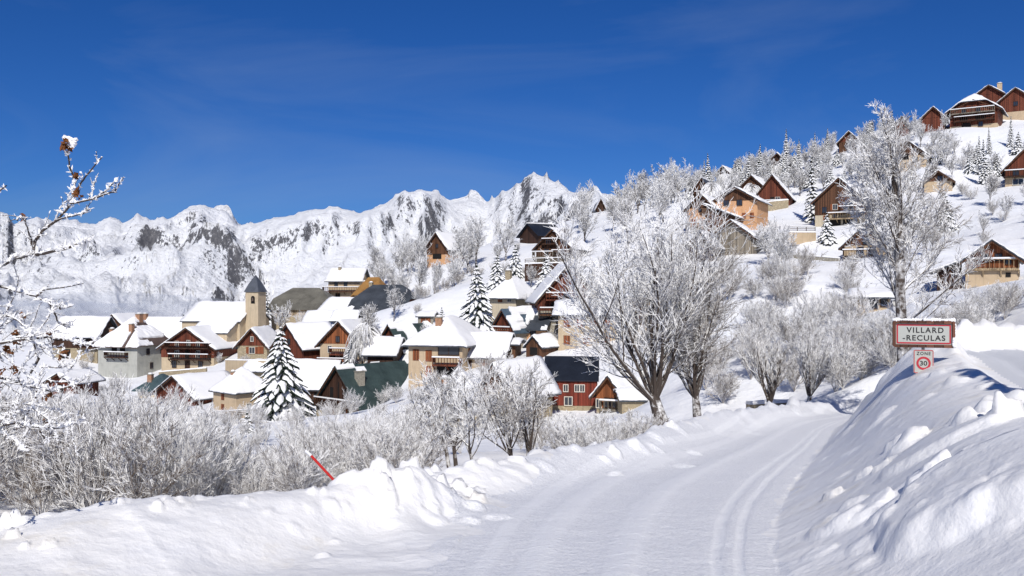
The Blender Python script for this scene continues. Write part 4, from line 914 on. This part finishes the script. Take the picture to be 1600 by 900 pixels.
# mid and far frosted trees
ft = [make_tree('frosted_tree', bare_tree(60+i, 9, 9, .55+.12*(i % 2), 8, 6, 3, .16, .032, .22, twig_len=1.1, up=.07), ('frostbark', 'fartwig')) for i in range(3)]
FG = 'frosted trees on the hillside'
for u, D, s, l in [(744, 222, 1.45, 'tall frosted tree, left of the twin trees right of the orange gabled chalet'), (790, 216, 1.2, 'rounder frosted tree, right of the twin trees beside the orange gabled chalet'),
                   (440, 203, .85, 'round frosted tree in front of the bare grey-brown barn roof'), (575, 178, .95, 'frosted tree screening the left of the dark slate roof'), (615, 182, .8, 'frosted tree in front of the right end of the dark slate roof'),
                   (655, 196, 1.1, 'dark-stemmed frosted tree on the slope right of the slate roof')]:
    place(ft[R.randrange(3)], u, D, l, 'tree', FG, s)
scatter(ft, 16, (130, 900), (135, 225), 'small frosted tree standing between the village houses', 'tree', 'small trees between the houses', (.3, .6), 34, 6, None, 9, .92)
scatter(ft, 26, (585, 735), (205, 262), 'frosted tree in the grove below the orange gabled chalet', 'tree', FG, (.75, 1.05), 11, 3.5)
scatter(ft, 18, (900, 1060), (190, 285), 'frosted tree left of the orange chalets near the skyline', 'tree', FG, (.9, 1.3), 12, 6)
HB = [(950, 240, 300), (1100, 240, 300), (1250, 232, 290), (1400, 215, 262), (1480, 205, 240)]
scatter(ft, 140, (955, 1480), HB, 'white frosted tree in the wood along the hill skyline', 'tree', FG, (.5, .85), 13, 2.8, None, 9, .62)
scatter(ft, 8, (1470, 1640), (150, 215), 'small frosted tree on the open slope below the hilltop chalets', 'tree', FG, (.4, .75), 14, 6)
scatter(ft, 16, (1010, 1230), (128, 162), 'frosted tree on the slope below the orange chalets', 'tree', FG, (.5, .8), 15, 5)
scatter(ft, 5, (1400, 1560), (118, 150), 'frosted little tree on the white slope above the sign tree', 'tree', FG, (.35, .55), 16, 5)

# spruces under snow
def spruce(seed, H, W, whorls=20, per=9, snow_w=.72):
    rng = random.Random(seed); tk = MB(); cr = MB(); sn = MB()
    tk.tube([Vector((0,0,-.8)), Vector((0,0,H*.5)), Vector((0,0,H*.97))], [H*.02, H*.012, H*.003], 7)
    for i in range(whorls):
        f = i/(whorls-1); z = H*(.06+.92*f); L0 = W/2*((1-f)**.85*.97+.035)
        n = max(4, int(per*(1-.5*f))); a0 = rng.uniform(0, 6.28)
        for k in range(n):
            a = a0 + 2*math.pi*k/n + rng.uniform(-.22, .22); L = L0*rng.uniform(.72, 1.14); zz = z + rng.uniform(-.25, .25)*H/whorls
            d = Vector((math.cos(a), math.sin(a), 0)); s = Vector((-d.y, d.x, 0)); m = 6
            droop = L*rng.uniform(.35, .62); wd = L*rng.uniform(.20, .3)+.10
            spn = []
            for j in range(m+1):
                t = j/m; p = d*(L*t) + Vector((0, 0, zz + L*.10*math.sin(t*2.2) - droop*t**1.6))
                wj = wd*(math.sin(min(1, t*1.15+.12)*math.pi*.86)**.7)*(1 if j % 2 else .68)*rng.uniform(.8, 1.2)
                if j == m: wj = .03
                spn.append((p, wj))
            b = len(cr.v); bs = len(sn.v)
            for j, (p, wj) in enumerate(spn):
                hang = -.30*wj - .05
                l = p + s*wj + Vector((0,0,hang)); r_ = p - s*wj + Vector((0,0,hang)); u_ = p + Vector((0,0,.03)); lo = p + Vector((0,0,-.22*wj-.16))
                cr.v += [tuple(l), tuple(u_), tuple(r_), tuple(lo)]
                q = snow_w*rng.uniform(.72, 1.05); th = .09+.28*min(wj, .8)
                sn.v += [tuple(p + s*wj*q + Vector((0,0,hang*q+.04))), tuple(p + s*wj*q*.4 + Vector((0,0,th*.9))), tuple(p - s*wj*q*.4 + Vector((0,0,th))), tuple(p - s*wj*q + Vector((0,0,hang*q+.04)))]
            for j in range(m):
                for o in range(4):
                    x = b+j*4+o; y = b+j*4+(o+1) % 4; cr.f.append((x, y, y+4, x+4)); cr.m.append(0)
                if rng.random() < .9 or j > 1:
                    for o in range(3):
                        x = bs+j*4+o; sn.f.append((x, x+1, x+5, x+4)); sn.m.append(0)
            # hanging ragged sprays
            for j in range(1, m+1):
                for sg in (-1, 1):
                    p, wj = spn[j]; q = p + s*sg*wj*.9; dn = Vector((rng.uniform(-.05,.05), rng.uniform(-.05,.05), -(.12+wj*rng.uniform(.3, .8))))
                    bb = len(cr.v); cr.v += [tuple(q + d*.10 + Vector((0,0,-.25*wj))), tuple(q - d*.16 + Vector((0,0,-.2*wj))), tuple(q + dn + s*sg*.08)]
                    cr.f.append((bb, bb+1, bb+2)); cr.m.append(0)
    return tk, cr, sn
def make_spruce(*a, **k): return make_tree('spruce', spruce(*a, **k), ('bark', 'needles', 'sprucesnow'), ('trunk', 'crown', 'branch_snow'))
s1 = make_spruce(101, 15.2, 12.5, 21, 13)
place(s1, 440, 138, 'largest snow-laden spruce standing in front of the village houses', 'spruce', 'snow-laden spruces', 1.0, v=664)
s2 = make_spruce(102, 12, 8.2, 18, 12)
place(s2, 747, 152, 'dark dense spruce between the slate roofs and the cream house', 'spruce', 'snow-laden spruces', 1.0, v=523)
s3 = make_spruce(103, 8.5, 6.2, 14, 10, snow_w=.85)
for u, D, v, s, l in [(776, 186, 452, .85, 'short spruce left of the chimney of the cream house'), (805, 190, 445, 1.0, 'snowy spruce rising behind the cream house roof'), (853, 180, 458, .9, 'white spruce in front of the dark-railed terrace'),
                      (548, 160, 574, .62, 'stubby dark spruce at the foot of the weeping birch'), (690, 150, 520, .5, 'small snow-covered conifer above the hipped house ridge'), (1293, 168, 385, .75, 'slender white conifer in front of the big brown chalet'),
                      (1478, 158, 360, .78, 'dark spruce right of the sign tree crown'), (1516, 175, 268, .45, 'round snowy conifer bush on the open slope'), (985, 60, 690, .24, 'tiny snow-covered conifer beside the bank under the big tree'),
                      (388, 98, 720, .62, 'snow-smothered conifer in front of the terrace wall')]:
    place(s3, u, D, l, 'spruce', 'snow-laden spruces', s, v=v)
place(s3, 800+9.9/10.5*F, 10.5, 'unseen young spruce added outside the right edge to shadow the upper road', 'spruce', 'snow-laden spruces', .95)  # unseen tree, added out of frame to cast shade across the upper road
s4 = make_spruce(104, 16, 4.6, 20, 8, snow_w=.9)
place(s4, 1270, 195, 'tall slim spruce at the left corner of the big brown chalet', 'spruce', 'snow-laden spruces', 1.0, v=358)
for u, D, l in [(286, 240, 'slim spruce left of the church nave roof'), (338, 244, 'spruce poking up behind the church nave roof'), (372, 236, 'spruce just left of the church tower'), (418, 238, 'spruce rising directly right of the church spire')]:
    place(s3, u, D, l, 'spruce', 'spruces behind the church', .95)
scatter([s3], 4, (215, 270), (245, 262), 'dark bushy conifer above the long snowy barn roof', 'spruce', 'spruces behind the church', (.7, .9), 23, 3)
scatter([s3, s4], 40, (1080, 1420), [(1080, 240, 290), (1250, 228, 282), (1400, 205, 255)], 'snow-plastered conifer in the wood along the hill skyline', 'spruce', 'conifers of the hill wood', (.5, .8), 21, 3.2, None, 9, .8)
scatter([s3, s4], 12, (1440, 1600), (180, 212), 'snowy young conifer below the hilltop chalets', 'spruce', 'conifers of the hill wood', (.3, .6), 22, 3)

def weeping(seed):
    rng = random.Random(seed); tk = MB(); cr = MB(); H = 8.0
    pts, d = limb(rng, Vector((0,0,-.5)), Vector((0,0,1)), H, 6, .05, .02); tk.tube(pts, [.2-.02*i for i in range(7)], 7)
    for i in range(120):
        p, dd = along(pts, rng.uniform(.4, 1)); a = rng.uniform(0, 6.28); L = rng.uniform(1.6, 3.4)
        b = [p]; v = Vector((math.cos(a), math.sin(a), .7)).normalized()
        for k in range(7): v = (v + Vector((0,0,-.34))).normalized(); b.append(b[-1]+v*L/5)
        cr.tube(b, [.07-.006*k for k in range(8)], 4)
        for k in range(20):
            q, qd = along(b, rng.uniform(.25, 1)); e = [q]; w = (qd + Vector((rng.gauss(0,.4), rng.gauss(0,.4), 0))).normalized()
            for m in range(4): w = (w + Vector((0,0,-.45))).normalized(); e.append(e[-1]+w*rng.uniform(.25, .5))
            cr.tube(e, [.05,.055,.05,.04,.02], 3)
    return tk, cr
wb = make_tree('weeping_birch', weeping(5), ('frostbark', 'fartwig'))
place(wb, 566, 160, 'weeping birch bowed down with snow between the green-roofed barns', 'tree', 'snow-bowed birches', 1.05, v=572)
for u, D, s, l in [(1108, 222, .8, 'snow-bowed birch right of the small brown chalet'), (1168, 226, .75, 'rounded snow-bowed tree below the wide brown chalet'), (1130, 258, .8, 'bowed birch at the leftmost skyline roof'), (1216, 258, .7, 'bowed snow tree in front of the dark peaked chalet')]:
    place(wb, u, D, l, 'tree', 'snow-bowed birches', s)

# ------------------------------------------------------------------ walls, fences, terrace
def wall_thing(name, label, cat, a, b, h, th, mat, rail=True, cap=True):
    a = Vector(a); b = Vector(b); r = empty(name, a, math.atan2(b.y-a.y, b.x-a.x)); tag(r, label, cat); L = (b-a).xy.length; s = (b.z-a.z)/L
    def z(x): return s*x
    if h:
        m = MB(); m.add([(0,0,-3),(L,0,z(L)-3),(L,th,z(L)-3),(0,th,-3),(0,0,h),(L,0,z(L)+h),(L,th,z(L)+h),(0,th,h)], [(0,3,2,1),(4,5,6,7),(0,1,5,4),(1,2,6,5),(2,3,7,6),(3,0,4,7)])
        w = m.build('masonry', M[mat], r, fix=True)
        if cap:
            m = MB(); n = int(L*2)+2; pt = []
            for i in range(n+1):
                x = L*i/n; pt.append((x, h+z(x)))
            for i in range(n):
                q0 = .22+.1*vnoise(i*.7, 3, 5); q1 = .22+.1*vnoise((i+1)*.7, 3, 5)
                (x0, z0), (x1, z1) = pt[i], pt[i+1]
                m.add([(x0,-.06,z0+.003),(x1,-.06,z1+.003),(x1,th+.06,z1+.003),(x0,th+.06,z0+.003),(x0,0,z0+q0),(x1,0,z1+q1),(x1,th,z1+q1),(x0,th,z0+q0)], [(0,3,2,1),(4,5,6,7),(0,1,5,4),(2,3,7,6)] + ([(3,0,4,7)] if i == 0 else []) + ([(1,2,6,5)] if i == n-1 else []))
            m.build('snow_cap', M['roofsnow'], r)
    if rail:
        m = MB(); n = max(2, int(L/1.8))
        for i in range(n+1):
            x = L*i/n; m.bar((x, th/2, z(x)+h-.1), (x, th/2, z(x)+h+1.05), .1)
        for q in (.45, .75, 1.05): m.bar((0, th/2+.06, h+q), (L, th/2+.06, z(L)+h+q), .07, .1)
        m.build('railing', M['rail'], r, fix=True)
        m = MB(); m.bar((0, th/2+.06, h+1.17), (L, th/2+.06, z(L)+h+1.17), .16, .13); m.build('railing_snow', M['roofsnow'], r, fix=True)
    return r
wall_thing('terrace_wall', 'tan terrace wall with snowy railing in front of the big spruce', 'wall', P(428,692,118), P(486,700,112), 1.6, .4, 'sand')
wall_thing('fence', 'dark plank fence topped with snow below the pyramid-roofed house', 'fence', P(318,655,140), P(385,652,135), 0, .1, 'wdark')
wall_thing('fence', 'snow-topped fence below the largest spruce running right', 'fence', P(376,668,124), P(478,678,118), 0, .1, 'wdark')
wall_thing('fence', 'balcony-high fence at the foot of the dark green roofed house', 'fence', P(480,664,136), P(560,672,130), 0, .1, 'wdark')
wall_thing('retaining_wall', 'tan rendered retaining wall with dark railing left of the big brown chalet', 'wall', P(1233,388,168), P(1275,388,170), 3.0, .5, 'tan')
wall_thing('terrace_wall', 'dark railed terrace below the brown gabled chalet with cream basement', 'terrace', P(820,420,186), P(886,418,184), 1.0, .6, 'wdark')
wall_thing('terrace_wall', 'long stone terrace wall with snow cap under the red-brown hillside chalet', 'wall', P(1168,332,214), P(1232,326,216), 2.1, .6, 'stone', rail=False)
wall_thing('garden_wall', 'low tan garden wall behind the squat pollarded tree', 'wall', P(1172,640,63), P(1238,636,66), .35, .35, 'stone', rail=False)
wall_thing('retaining_wall', 'stone wall with snow cap under the two-balcony chalet', 'wall', P(248,592,186), P(322,586,184), 1.4, .5, 'stone', rail=False)
wall_thing('retaining_wall', 'long snow-capped wall below the church and the small stone chalet', 'wall', P(352,572,178), P(428,574,172), 1.2, .5, 'sand', rail=False)
wall_thing('retaining_wall', 'snow-topped wall across the slope below the big brown chalet', 'wall', P(1230,405,158), P(1310,412,150), .9, .5, 'greystone', rail=False)

# ------------------------------------------------------------------ the village sign
def text_mesh(body, width, height, space=1.0, bold=.012):
    c = bpy.data.curves.new('lettering', 'FONT'); c.body = body; c.align_x = 'CENTER'; c.align_y = 'CENTER'; c.space_character = space; c.offset = bold; c.extrude = .01; c.resolution_u = 4
    o = bpy.data.objects.new('lettering_source', c); COL.objects.link(o); bpy.context.view_layer.update()
    me = bpy.data.meshes.new_from_object(o.evaluated_get(bpy.context.evaluated_depsgraph_get())); bpy.data.objects.remove(o); bpy.data.curves.remove(c)
    xs = [v.co.x for v in me.vertices]; ys = [v.co.y for v in me.vertices]
    cx = (min(xs)+max(xs))/2; cy = (min(ys)+max(ys))/2; sx = width/(max(xs)-min(xs)); sy = height/(max(ys)-min(ys))
    return me, Matrix.Diagonal((sx, sy, .25, 1)) @ Matrix.Translation((-cx, -cy, 0))
def rrect(mb, w, h, r, y0, y1, cx=0, cz=0, hole=None):
    def loop(w, h, r):
        out = []
        for sx, sz, a0 in ((1,1,0),(-1,1,90),(-1,-1,180),(1,-1,270)):
            for k in range(5):
                a = rad(a0+k*22.5); out.append((cx+sx*(w/2-r)+r*math.cos(a), cz+sz*(h/2-r)+r*math.sin(a)))
        return out
    o = loop(w, h, r); n = len(o)
    if hole is None:
        mb.add([(p[0],y0,p[1]) for p in o]+[(p[0],y1,p[1]) for p in o], [tuple(range(n)), tuple(range(n,2*n))[::-1]] + [(i,(i+1)%n,(i+1)%n+n,i+n) for i in range(n)])
    else:
        q = loop(w-2*hole, h-2*hole, max(.004, r-hole))
        vs = [(p[0],y0,p[1]) for p in o]+[(p[0],y0,p[1]) for p in q]+[(p[0],y1,p[1]) for p in o]+[(p[0],y1,p[1]) for p in q]
        fs = []
        for i in range(n):
            j = (i+1)%n; fs += [(i,j,n+j,n+i),(2*n+i,3*n+i,3*n+j,2*n+j),(i,2*n+i,2*n+j,j),(n+i,n+j,3*n+j,3*n+i)]
        mb.add(vs, fs)
def sign():
    D = 22.6; base = P(1443, 583, D); k = D/F
    t = NT('sign_white'); M['swhite'] = t.done((.44,.45,.415), .45); t = NT('sign_red'); M['sred'] = t.done((.46,.04,.055), .4); t = NT('sign_black'); M['sblack'] = t.done((.02,.02,.022), .5)
    M['sbrown'] = mat_wood('sign_brown_frame', (.13,.055,.035))
    r = empty('road_sign', (base.x, base.y, base.z), rad(-17)); tag(r, 'village entrance sign on the snow bank with a 30 zone plate below', 'road sign')
    m = MB(); m.tube([Vector((0,.08,-2)), Vector((0,.08,1.35))], [.04,.04], 10); m.build('post', M['metal'], r)
    cz = 61*k; W = 88*k*1.02; Hh = 42*k
    m = MB(); rrect(m, W-.05, Hh-.05, .05, -.005, .02, 0, cz); pl = m.build('name_plate', M['swhite'], r, fix=True)
    m = MB(); rrect(m, W, Hh, .07, -.05, .045, 0, cz, .075); m.build('frame', M['sbrown'], pl, fix=True)
    m = MB(); rrect(m, W-.19, Hh-.19, .03, -.012, -.004, 0, cz, .035); m.build('border', M['sred'], pl, fix=True)
    for txt, w, h, x, z, sp in (('VILLARD', 53*k, 8.6*k, 2*k, cz+6.2*k, 1.25), ('-RECULAS', 61*k, 8.6*k, .5*k, cz-6.0*k, 1.2)):
        me, mt = text_mesh(txt, w, h, sp, .018); me.transform(Matrix.Translation((x, -.008, z)) @ Matrix.Rotation(math.pi/2, 4, 'X') @ mt); me.materials.append(M['sblack']); me.name = 'lettering'
        o = bpy.data.objects.new('lettering', me); COL.objects.link(o); o.parent = pl
    rng = random.Random(3); m = MB(); n = 26
    for side in (0,):
        for i in range(n):
            x = -W/2 + W*(i+.5)/n
            if abs(x+.02) < .02: continue
            m.blob((x, 0, cz+Hh/2+.015), .05, .06, .035+.03*rng.random(), rng, 7, 5, .2)
    for i in range(8): m.blob((W/2-.02-.02*rng.random(), -.05, cz-Hh/2+.05+.19*i/8), .05, .03, .05, rng, 7, 5, .25)
    for i in range(9): m.blob((W/2+.005, -.02, cz-Hh*.1+.5*Hh*i/9), .025, .04, .05, rng, 6, 5, .25)
    m.build('snow_cap', M['snow'], pl, smooth=True)
    zc = 18*k; zw = 29*k; zh = 37*k
    m = MB(); rrect(m, zw, zh, .04, -.01, .012, 0, zc); zp = m.build('zone_plate', M['swhite'], r, fix=True)
    m = MB(); rrect(m, zw-.015, zh-.015, .035, -.017, -.009, 0, zc, .016); m.build('border', M['sred'], zp, fix=True)
    m = MB(); a = [2*math.pi*i/40 for i in range(40)]; vs = []
    for yy in (-.018, -.009):
        for rr in (10.3*k, 7.2*k): vs += [(rr*math.cos(q), yy, zc-2.5*k+rr*math.sin(q)) for q in a]
    fs = []
    for i in range(40):
        j = (i+1) % 40; fs += [(i,j,40+j,40+i),(80+i,120+i,120+j,80+j),(i,80+i,80+j,j),(40+i,40+j,120+j,120+i)]
    m.add(vs, fs); m.build('ring', M['sred'], zp, fix=True)
    for txt, w, h, z, sp in (('ZONE', 20*k, 5.2*k, zc+12.7*k, 1.25), ('30', 10.5*k, 7.4*k, zc-2.5*k, 1.0)):
        me, mt = text_mesh(txt, w, h, sp, .016); me.transform(Matrix.Translation((0, -.013, z)) @ Matrix.Rotation(math.pi/2, 4, 'X') @ mt); me.materials.append(M['sblack']); me.name = 'lettering'
        o = bpy.data.objects.new('lettering', me); COL.objects.link(o); o.parent = zp
sign()
def snow_pole():
    a = P(538, 768, 14.4); b = P(486, 712, 14.4); c = P(477, 704, 14.4)
    r = empty('snow_pole', a); tag(r, 'leaning red snow pole with white tip stuck in the left snow wall', 'snow pole')
    d = b-a; t = NT('pole_red'); M['pred'] = t.done((.55,.03,.025), .35); t = NT('pole_white'); M['pwhite'] = t.done((.8,.8,.8), .4)
    m = MB(); m.tube([-d*.5, Vector((0,0,0)), d], [.022,.022,.022], 10, cap=True); m.build('pole', M['pred'], r)
    m = MB(); m.tube([d, c-a], [.0265,.024], 10, cap=True); m.build('tip', M['pwhite'], r)
snow_pole()

# ------------------------------------------------------------------ frosted branches at the left edge
def foreground_tree():
    rng = random.Random(77); Q = 1.72; root = P(-300, 900, 6.4*Q); root.z = gz(root.x, root.y)-.2
    r = empty('frosted_tree', root); tag(r, 'frosted tree with brown leaves reaching in from the left edge of view', 'tree')
    bk = MB(); sn = MB(); lf = MB()
    off = root
    def px(u, v, D): return P(u, v, D*Q)-off
    def snowline(pts, amount, rr):
        n = len(pts); L = sum((pts[i+1]-pts[i]).length for i in range(n-1)); m = max(2, int(L/.021)); rr = rr*1.0
        for i in range(m):
            if rng.random() > amount*.72: continue
            p, d = along(pts, (i+rng.random())/m); q = rr*rng.uniform(.25, .85)
            ct = p + Vector((rng.uniform(-1,1)*q*.4, rng.uniform(-1,1)*q*.4, q*.45)); b0 = len(sn.v)
            if rng.random() < .42: sn.blob(ct, q*rng.uniform(.6,1.0), q*rng.uniform(.6,1.0), q*rng.uniform(.6,1.2), rng, 5, 4, .5)
            for _ in range(2):
                w = (Vector((rng.gauss(0,1), rng.gauss(0,1), rng.gauss(.55,.9))) + d*.5).normalized(); e = p + w*(q*rng.uniform(1.2, 3.4)); sn.tube([p - w*.002, p.lerp(e, .6), e], [q*.42, q*.36, q*.08], 4)
    def leaf(p, n=5, s=.03):
        for _ in range(n):
            c = p + Vector((rng.gauss(0,s*.6), rng.gauss(0,s*.6), rng.gauss(0,s*.6))); a = Vector((rng.gauss(0,1), rng.gauss(0,1), rng.gauss(0,1))).normalized()*s; b = a.orthogonal().normalized()*s*.6; nn = a.cross(b).normalized()*s*.25
            lf.add([c-a, c+b+nn, c+a, c-b+nn, c-a*.1], [(0,1,4),(1,2,4),(2,3,4),(3,0,4)])
    def twig(p, d, L, rad_, amt, lev=0):
        pts, dd = limb(rng, p, d, L, 4, .16, .03); bk.tube(pts, [rad_, rad_*.85, rad_*.7, rad_*.6, rad_*.4], 5); snowline(pts, amt, rad_*2.2+.006)
        if lev:
            for _ in range(rng.randint(2, 4)):
                q, qd = along(pts, rng.uniform(.3, 1)); twig(q, rdir(rng, qd, rng.uniform(.4, .9)), L*rng.uniform(.35, .6), rad_*.6, amt, lev-1)
        return pts
    # trunk outside the frame and the limbs that come in
    tr_, _ = limb(rng, Vector((0,0,-.4)), Vector((.1,0,1)), 3.4, 6, .05, .02); bk.tube(tr_, [.09-.006*i for i in range(7)], 8)
    limbs = [([(-260,520),(-120,470),(-30,430),(0,417),(20,404),(53,398),(80,393),(100,389),(122,381),(140,376)], 6.0, .019, .55),
             ([(53,396),(55,377),(67,360),(90,343),(108,322),(113,308),(117,282),(109,260),(105,238)], 6.0, .0125, .75),
             ([(110,318),(130,314),(147,310),(167,297),(182,280)], 5.95, .008, .9), ([(147,310),(165,303),(180,299),(193,277)], 5.95, .007, .9),
             ([(113,308),(124,290),(133,277),(147,260),(160,245)], 6.05, .008, .8), ([(90,343),(110,338),(128,334),(142,326)], 6.0, .007, .9), ([(143,309),(145,295),(146,284)], 6.0, .006, .8),
             ([(53,396),(48,372),(43,355),(36,342)], 6.05, .008, .7), ([(36,342),(30,338),(27,345)], 6.05, .007, .9), ([(88,343),(92,330),(98,318)], 6.0, .006, .9),
             ([(-260,520),(-100,440),(-20,447),(0,448),(33,455),(57,463),(77,473),(95,482),(112,478)], 6.2, .014, .6), ([(57,463),(70,452),(100,449),(130,443)], 6.2, .008, .7),
             ([(77,473),(84,490),(92,505),(110,512)], 6.2, .008, .8), ([(-200,560),(-60,545),(0,536),(40,530),(75,527),(110,531),(140,540),(152,528)], 6.0, .012, .75),
             ([(-200,600),(-50,600),(0,590),(35,600),(80,612),(120,600),(140,585)], 6.0, .013, .8), ([(-200,640),(-60,668),(0,664),(30,660),(60,668),(100,668),(130,655)], 6.0, .012, .8),
             ([(-200,640),(-40,650),(0,672),(25,690),(40,705)], 6.0, .010, .85), ([(30,660),(60,672),(75,690)], 6.0, .008, .8), ([(-200,560),(-50,500),(0,488),(30,500),(48,520),(60,560)], 6.0, .012, .7),
             ([(-60,300),(-10,305),(10,290)], 6.0, .009, 1.0), ([(60,560),(45,590),(52,630),(40,650)], 6.0, .010, .8)]
    for pts, D, rr, amt in limbs:
        rr *= Q
        q = [px(u, v, D + .25*math.sin(u*.05+v*.03)) for u, v in pts]
        fine = []
        for i in range(len(q)-1):
            for k in range(3): fine.append(q[i].lerp(q[i+1], k/3) + Vector((rng.gauss(0,.004),)*3))
        fine.append(q[-1]); n = len(fine)
        bk.tube(fine, [rr*(1-.6*i/n) for i in range(n)], 6); vis = fine[max(0, int(n*.15)):]
        snowline(vis, amt, rr*1.5+.007)
        for i in range(int(n*.5)):
            p, d = along(vis, rng.uniform(.1, 1)); 
            if rng.random() < .65: twig(p, rdir(rng, d, rng.uniform(.4, .9)) + Vector((0,0,.25)), rng.uniform(.09, .26), .006, .9)
    # the dense snow-loaded sprays at the lower left
    for _ in range(46):
        u = rng.uniform(-70, 95)*1.0; v = rng.uniform(490, 690); D = rng.uniform(5.7, 6.3)
        if u > 60 and v > 620: continue
        p = px(u, v, D); d = Vector((rng.uniform(-.3, 1), rng.uniform(-.5,.5), rng.uniform(-.6,.7))).normalized()
        pts = twig(p, d, rng.uniform(.25, .55), .010, 1.3, 1)
        if rng.random() < .3: leaf(along(pts, .7)[0], 5, .036)
    for u, v in ((104, 230), (102, 226), (108, 233), (120, 273), (124, 300), (122, 306), (40, 342), (12, 545), (100, 555), (5, 577), (78, 615), (25, 520), (30, 533)):
        leaf(px(u, v, 6.0)+Vector((0,-.03,0)), 8, .038)
    for _ in range(22): sn.blob(px(109+rng.gauss(0,5), 227+rng.gauss(0,5)-3, 6.04), .036*rng.uniform(.6,1.3), .034, .03*rng.uniform(.6,1.3), rng, 6, 4, .3)
    bk.build('trunk', M['frostbark'], r); sn.build('frost', M['snow'], r); lf.build('leaves', M['leaf'], r)
foreground_tree()

# ------------------------------------------------------------------ valley mist
def mist():
    m = bpy.data.materials.new('mist'); m.use_nodes = True; t = m.node_tree; t.nodes.clear(); o = t.nodes.new('ShaderNodeOutputMaterial'); v = t.nodes.new('ShaderNodeVolumePrincipled')
    v.inputs['Color'].default_value = (.86,.90,.96,1); v.inputs['Density'].default_value = .0058; v.inputs['Anisotropy'].default_value = .2; t.links.new(v.outputs[0], o.inputs['Volume'])
    rng = random.Random(4)
    b = MB()
    for u, vv, D, a, bb, c in [(rng.uniform(-160, 330), rng.uniform(480, 497), rng.uniform(540, 700), rng.uniform(35, 80), rng.uniform(35, 70), rng.uniform(4, 11)) for _ in range(20)]:
        p = P(u, vv, D); b.blob(p, a, bb, c, rng, 26, 14, .05)
    o = b.build('valley_mist', m, None, smooth=True); tag(o, 'thin grey-blue bank of valley mist behind the village', 'mist', kind='stuff')
mist()

# ------------------------------------------------------------------ sky, sun, camera
SUN_AZ = 181.0; SUN_EL = 39.0          # clockwise from +Y (the viewing direction)
w = bpy.data.worlds.new('World'); SC.world = w; w.use_nodes = True; nt = w.node_tree; nt.nodes.clear()
out = nt.nodes.new('ShaderNodeOutputWorld'); bg = nt.nodes.new('ShaderNodeBackground'); sky = nt.nodes.new('ShaderNodeTexSky')
sky.sky_type = 'NISHITA'; sky.sun_disc = False; sky.sun_elevation = rad(SUN_EL); sky.sun_rotation = rad(SUN_AZ); sky.altitude = 1500; sky.air_density = 1.0; sky.dust_density = .7; sky.ozone_density = 4.0
hs = nt.nodes.new('ShaderNodeHueSaturation'); hs.inputs['Saturation'].default_value = 1.085
tint = nt.nodes.new('ShaderNodeMix'); tint.data_type = 'RGBA'; tint.blend_type = 'MULTIPLY'; tint.inputs[0].default_value = 1; tint.inputs[7].default_value = (.33, .475, .80, 1)   # a deep, dry mountain sky
nt.links.new(sky.outputs[0], tint.inputs[6]); nt.links.new(tint.outputs[2], hs.inputs['Color'])
# faint high cirrus, part of the sky in every direction
tc = nt.nodes.new('ShaderNodeTexCoord'); mpn = nt.nodes.new('ShaderNodeMapping'); mpn.inputs['Scale'].default_value = (1.2, 1.2, 4.5); mpn.inputs['Rotation'].default_value = (0, .35, .2); nt.links.new(tc.outputs['Generated'], mpn.inputs[0])
nz = nt.nodes.new('ShaderNodeTexNoise'); nz.inputs['Scale'].default_value = 1.6; nz.inputs['Detail'].default_value = 6; nz.inputs['Roughness'].default_value = .55; nz.inputs['Distortion'].default_value = .8; nt.links.new(mpn.outputs[0], nz.inputs['Vector'])
rp = nt.nodes.new('ShaderNodeValToRGB'); rp.color_ramp.elements[0].position = .5; rp.color_ramp.elements[1].position = .85; rp.color_ramp.elements[1].color = (.2,.2,.2,1); nt.links.new(nz.outputs[0], rp.inputs[0])
mx = nt.nodes.new('ShaderNodeMix'); mx.data_type = 'RGBA'; mx.inputs[7].default_value = (4.0, 5.0, 6.5, 1); nt.links.new(rp.outputs[0], mx.inputs[0]); nt.links.new(hs.outputs[0], mx.inputs[6])
nt.links.new(mx.outputs[2], bg.inputs[0]); bg.inputs[1].default_value = .072; nt.links.new(bg.outputs[0], out.inputs[0])
sd = bpy.data.lights.new('Sun', 'SUN'); sd.energy = 3.4; sd.angle = rad(.5); sd.color = (1.0, .96, .90); so = bpy.data.objects.new('Sun', sd); COL.objects.link(so)
sv = Vector((math.sin(rad(SUN_AZ))*math.cos(rad(SUN_EL)), math.cos(rad(SUN_AZ))*math.cos(rad(SUN_EL)), math.sin(rad(SUN_EL))))
so.rotation_euler = (-sv).to_track_quat('-Z', 'Y').to_euler(); so.location = sv*100

cd = bpy.data.cameras.new('Camera'); cam = bpy.data.objects.new('Camera', cd); COL.objects.link(cam)
cam.location = (0, 0, 0); cam.rotation_euler = (rad(90), 0, 0); cd.sensor_width = 36; cd.lens = 36*F/1600; cd.clip_start = .05; cd.clip_end = 20000
SC.camera = cam
for o in SC.objects:
    if '_used' in o: del o['_used']
SC.view_settings.view_transform = 'Standard'; SC.view_settings.look = 'None'; SC.view_settings.gamma = 1; SC.view_settings.exposure = .29; SC.view_settings.use_curve_mapping = False
SC.render.engine = 'CYCLES'
cy = SC.cycles; cy.max_bounces = 4; cy.diffuse_bounces = 3; cy.glossy_bounces = 2; cy.transmission_bounces = 2; cy.volume_bounces = 1; cy.transparent_max_bounces = 4
cy.use_adaptive_sampling = True; cy.adaptive_threshold = .02; cy.use_denoising = True
try: cy.denoiser = 'OPENIMAGEDENOISE'
except Exception: pass
cy.sample_clamp_indirect = 6
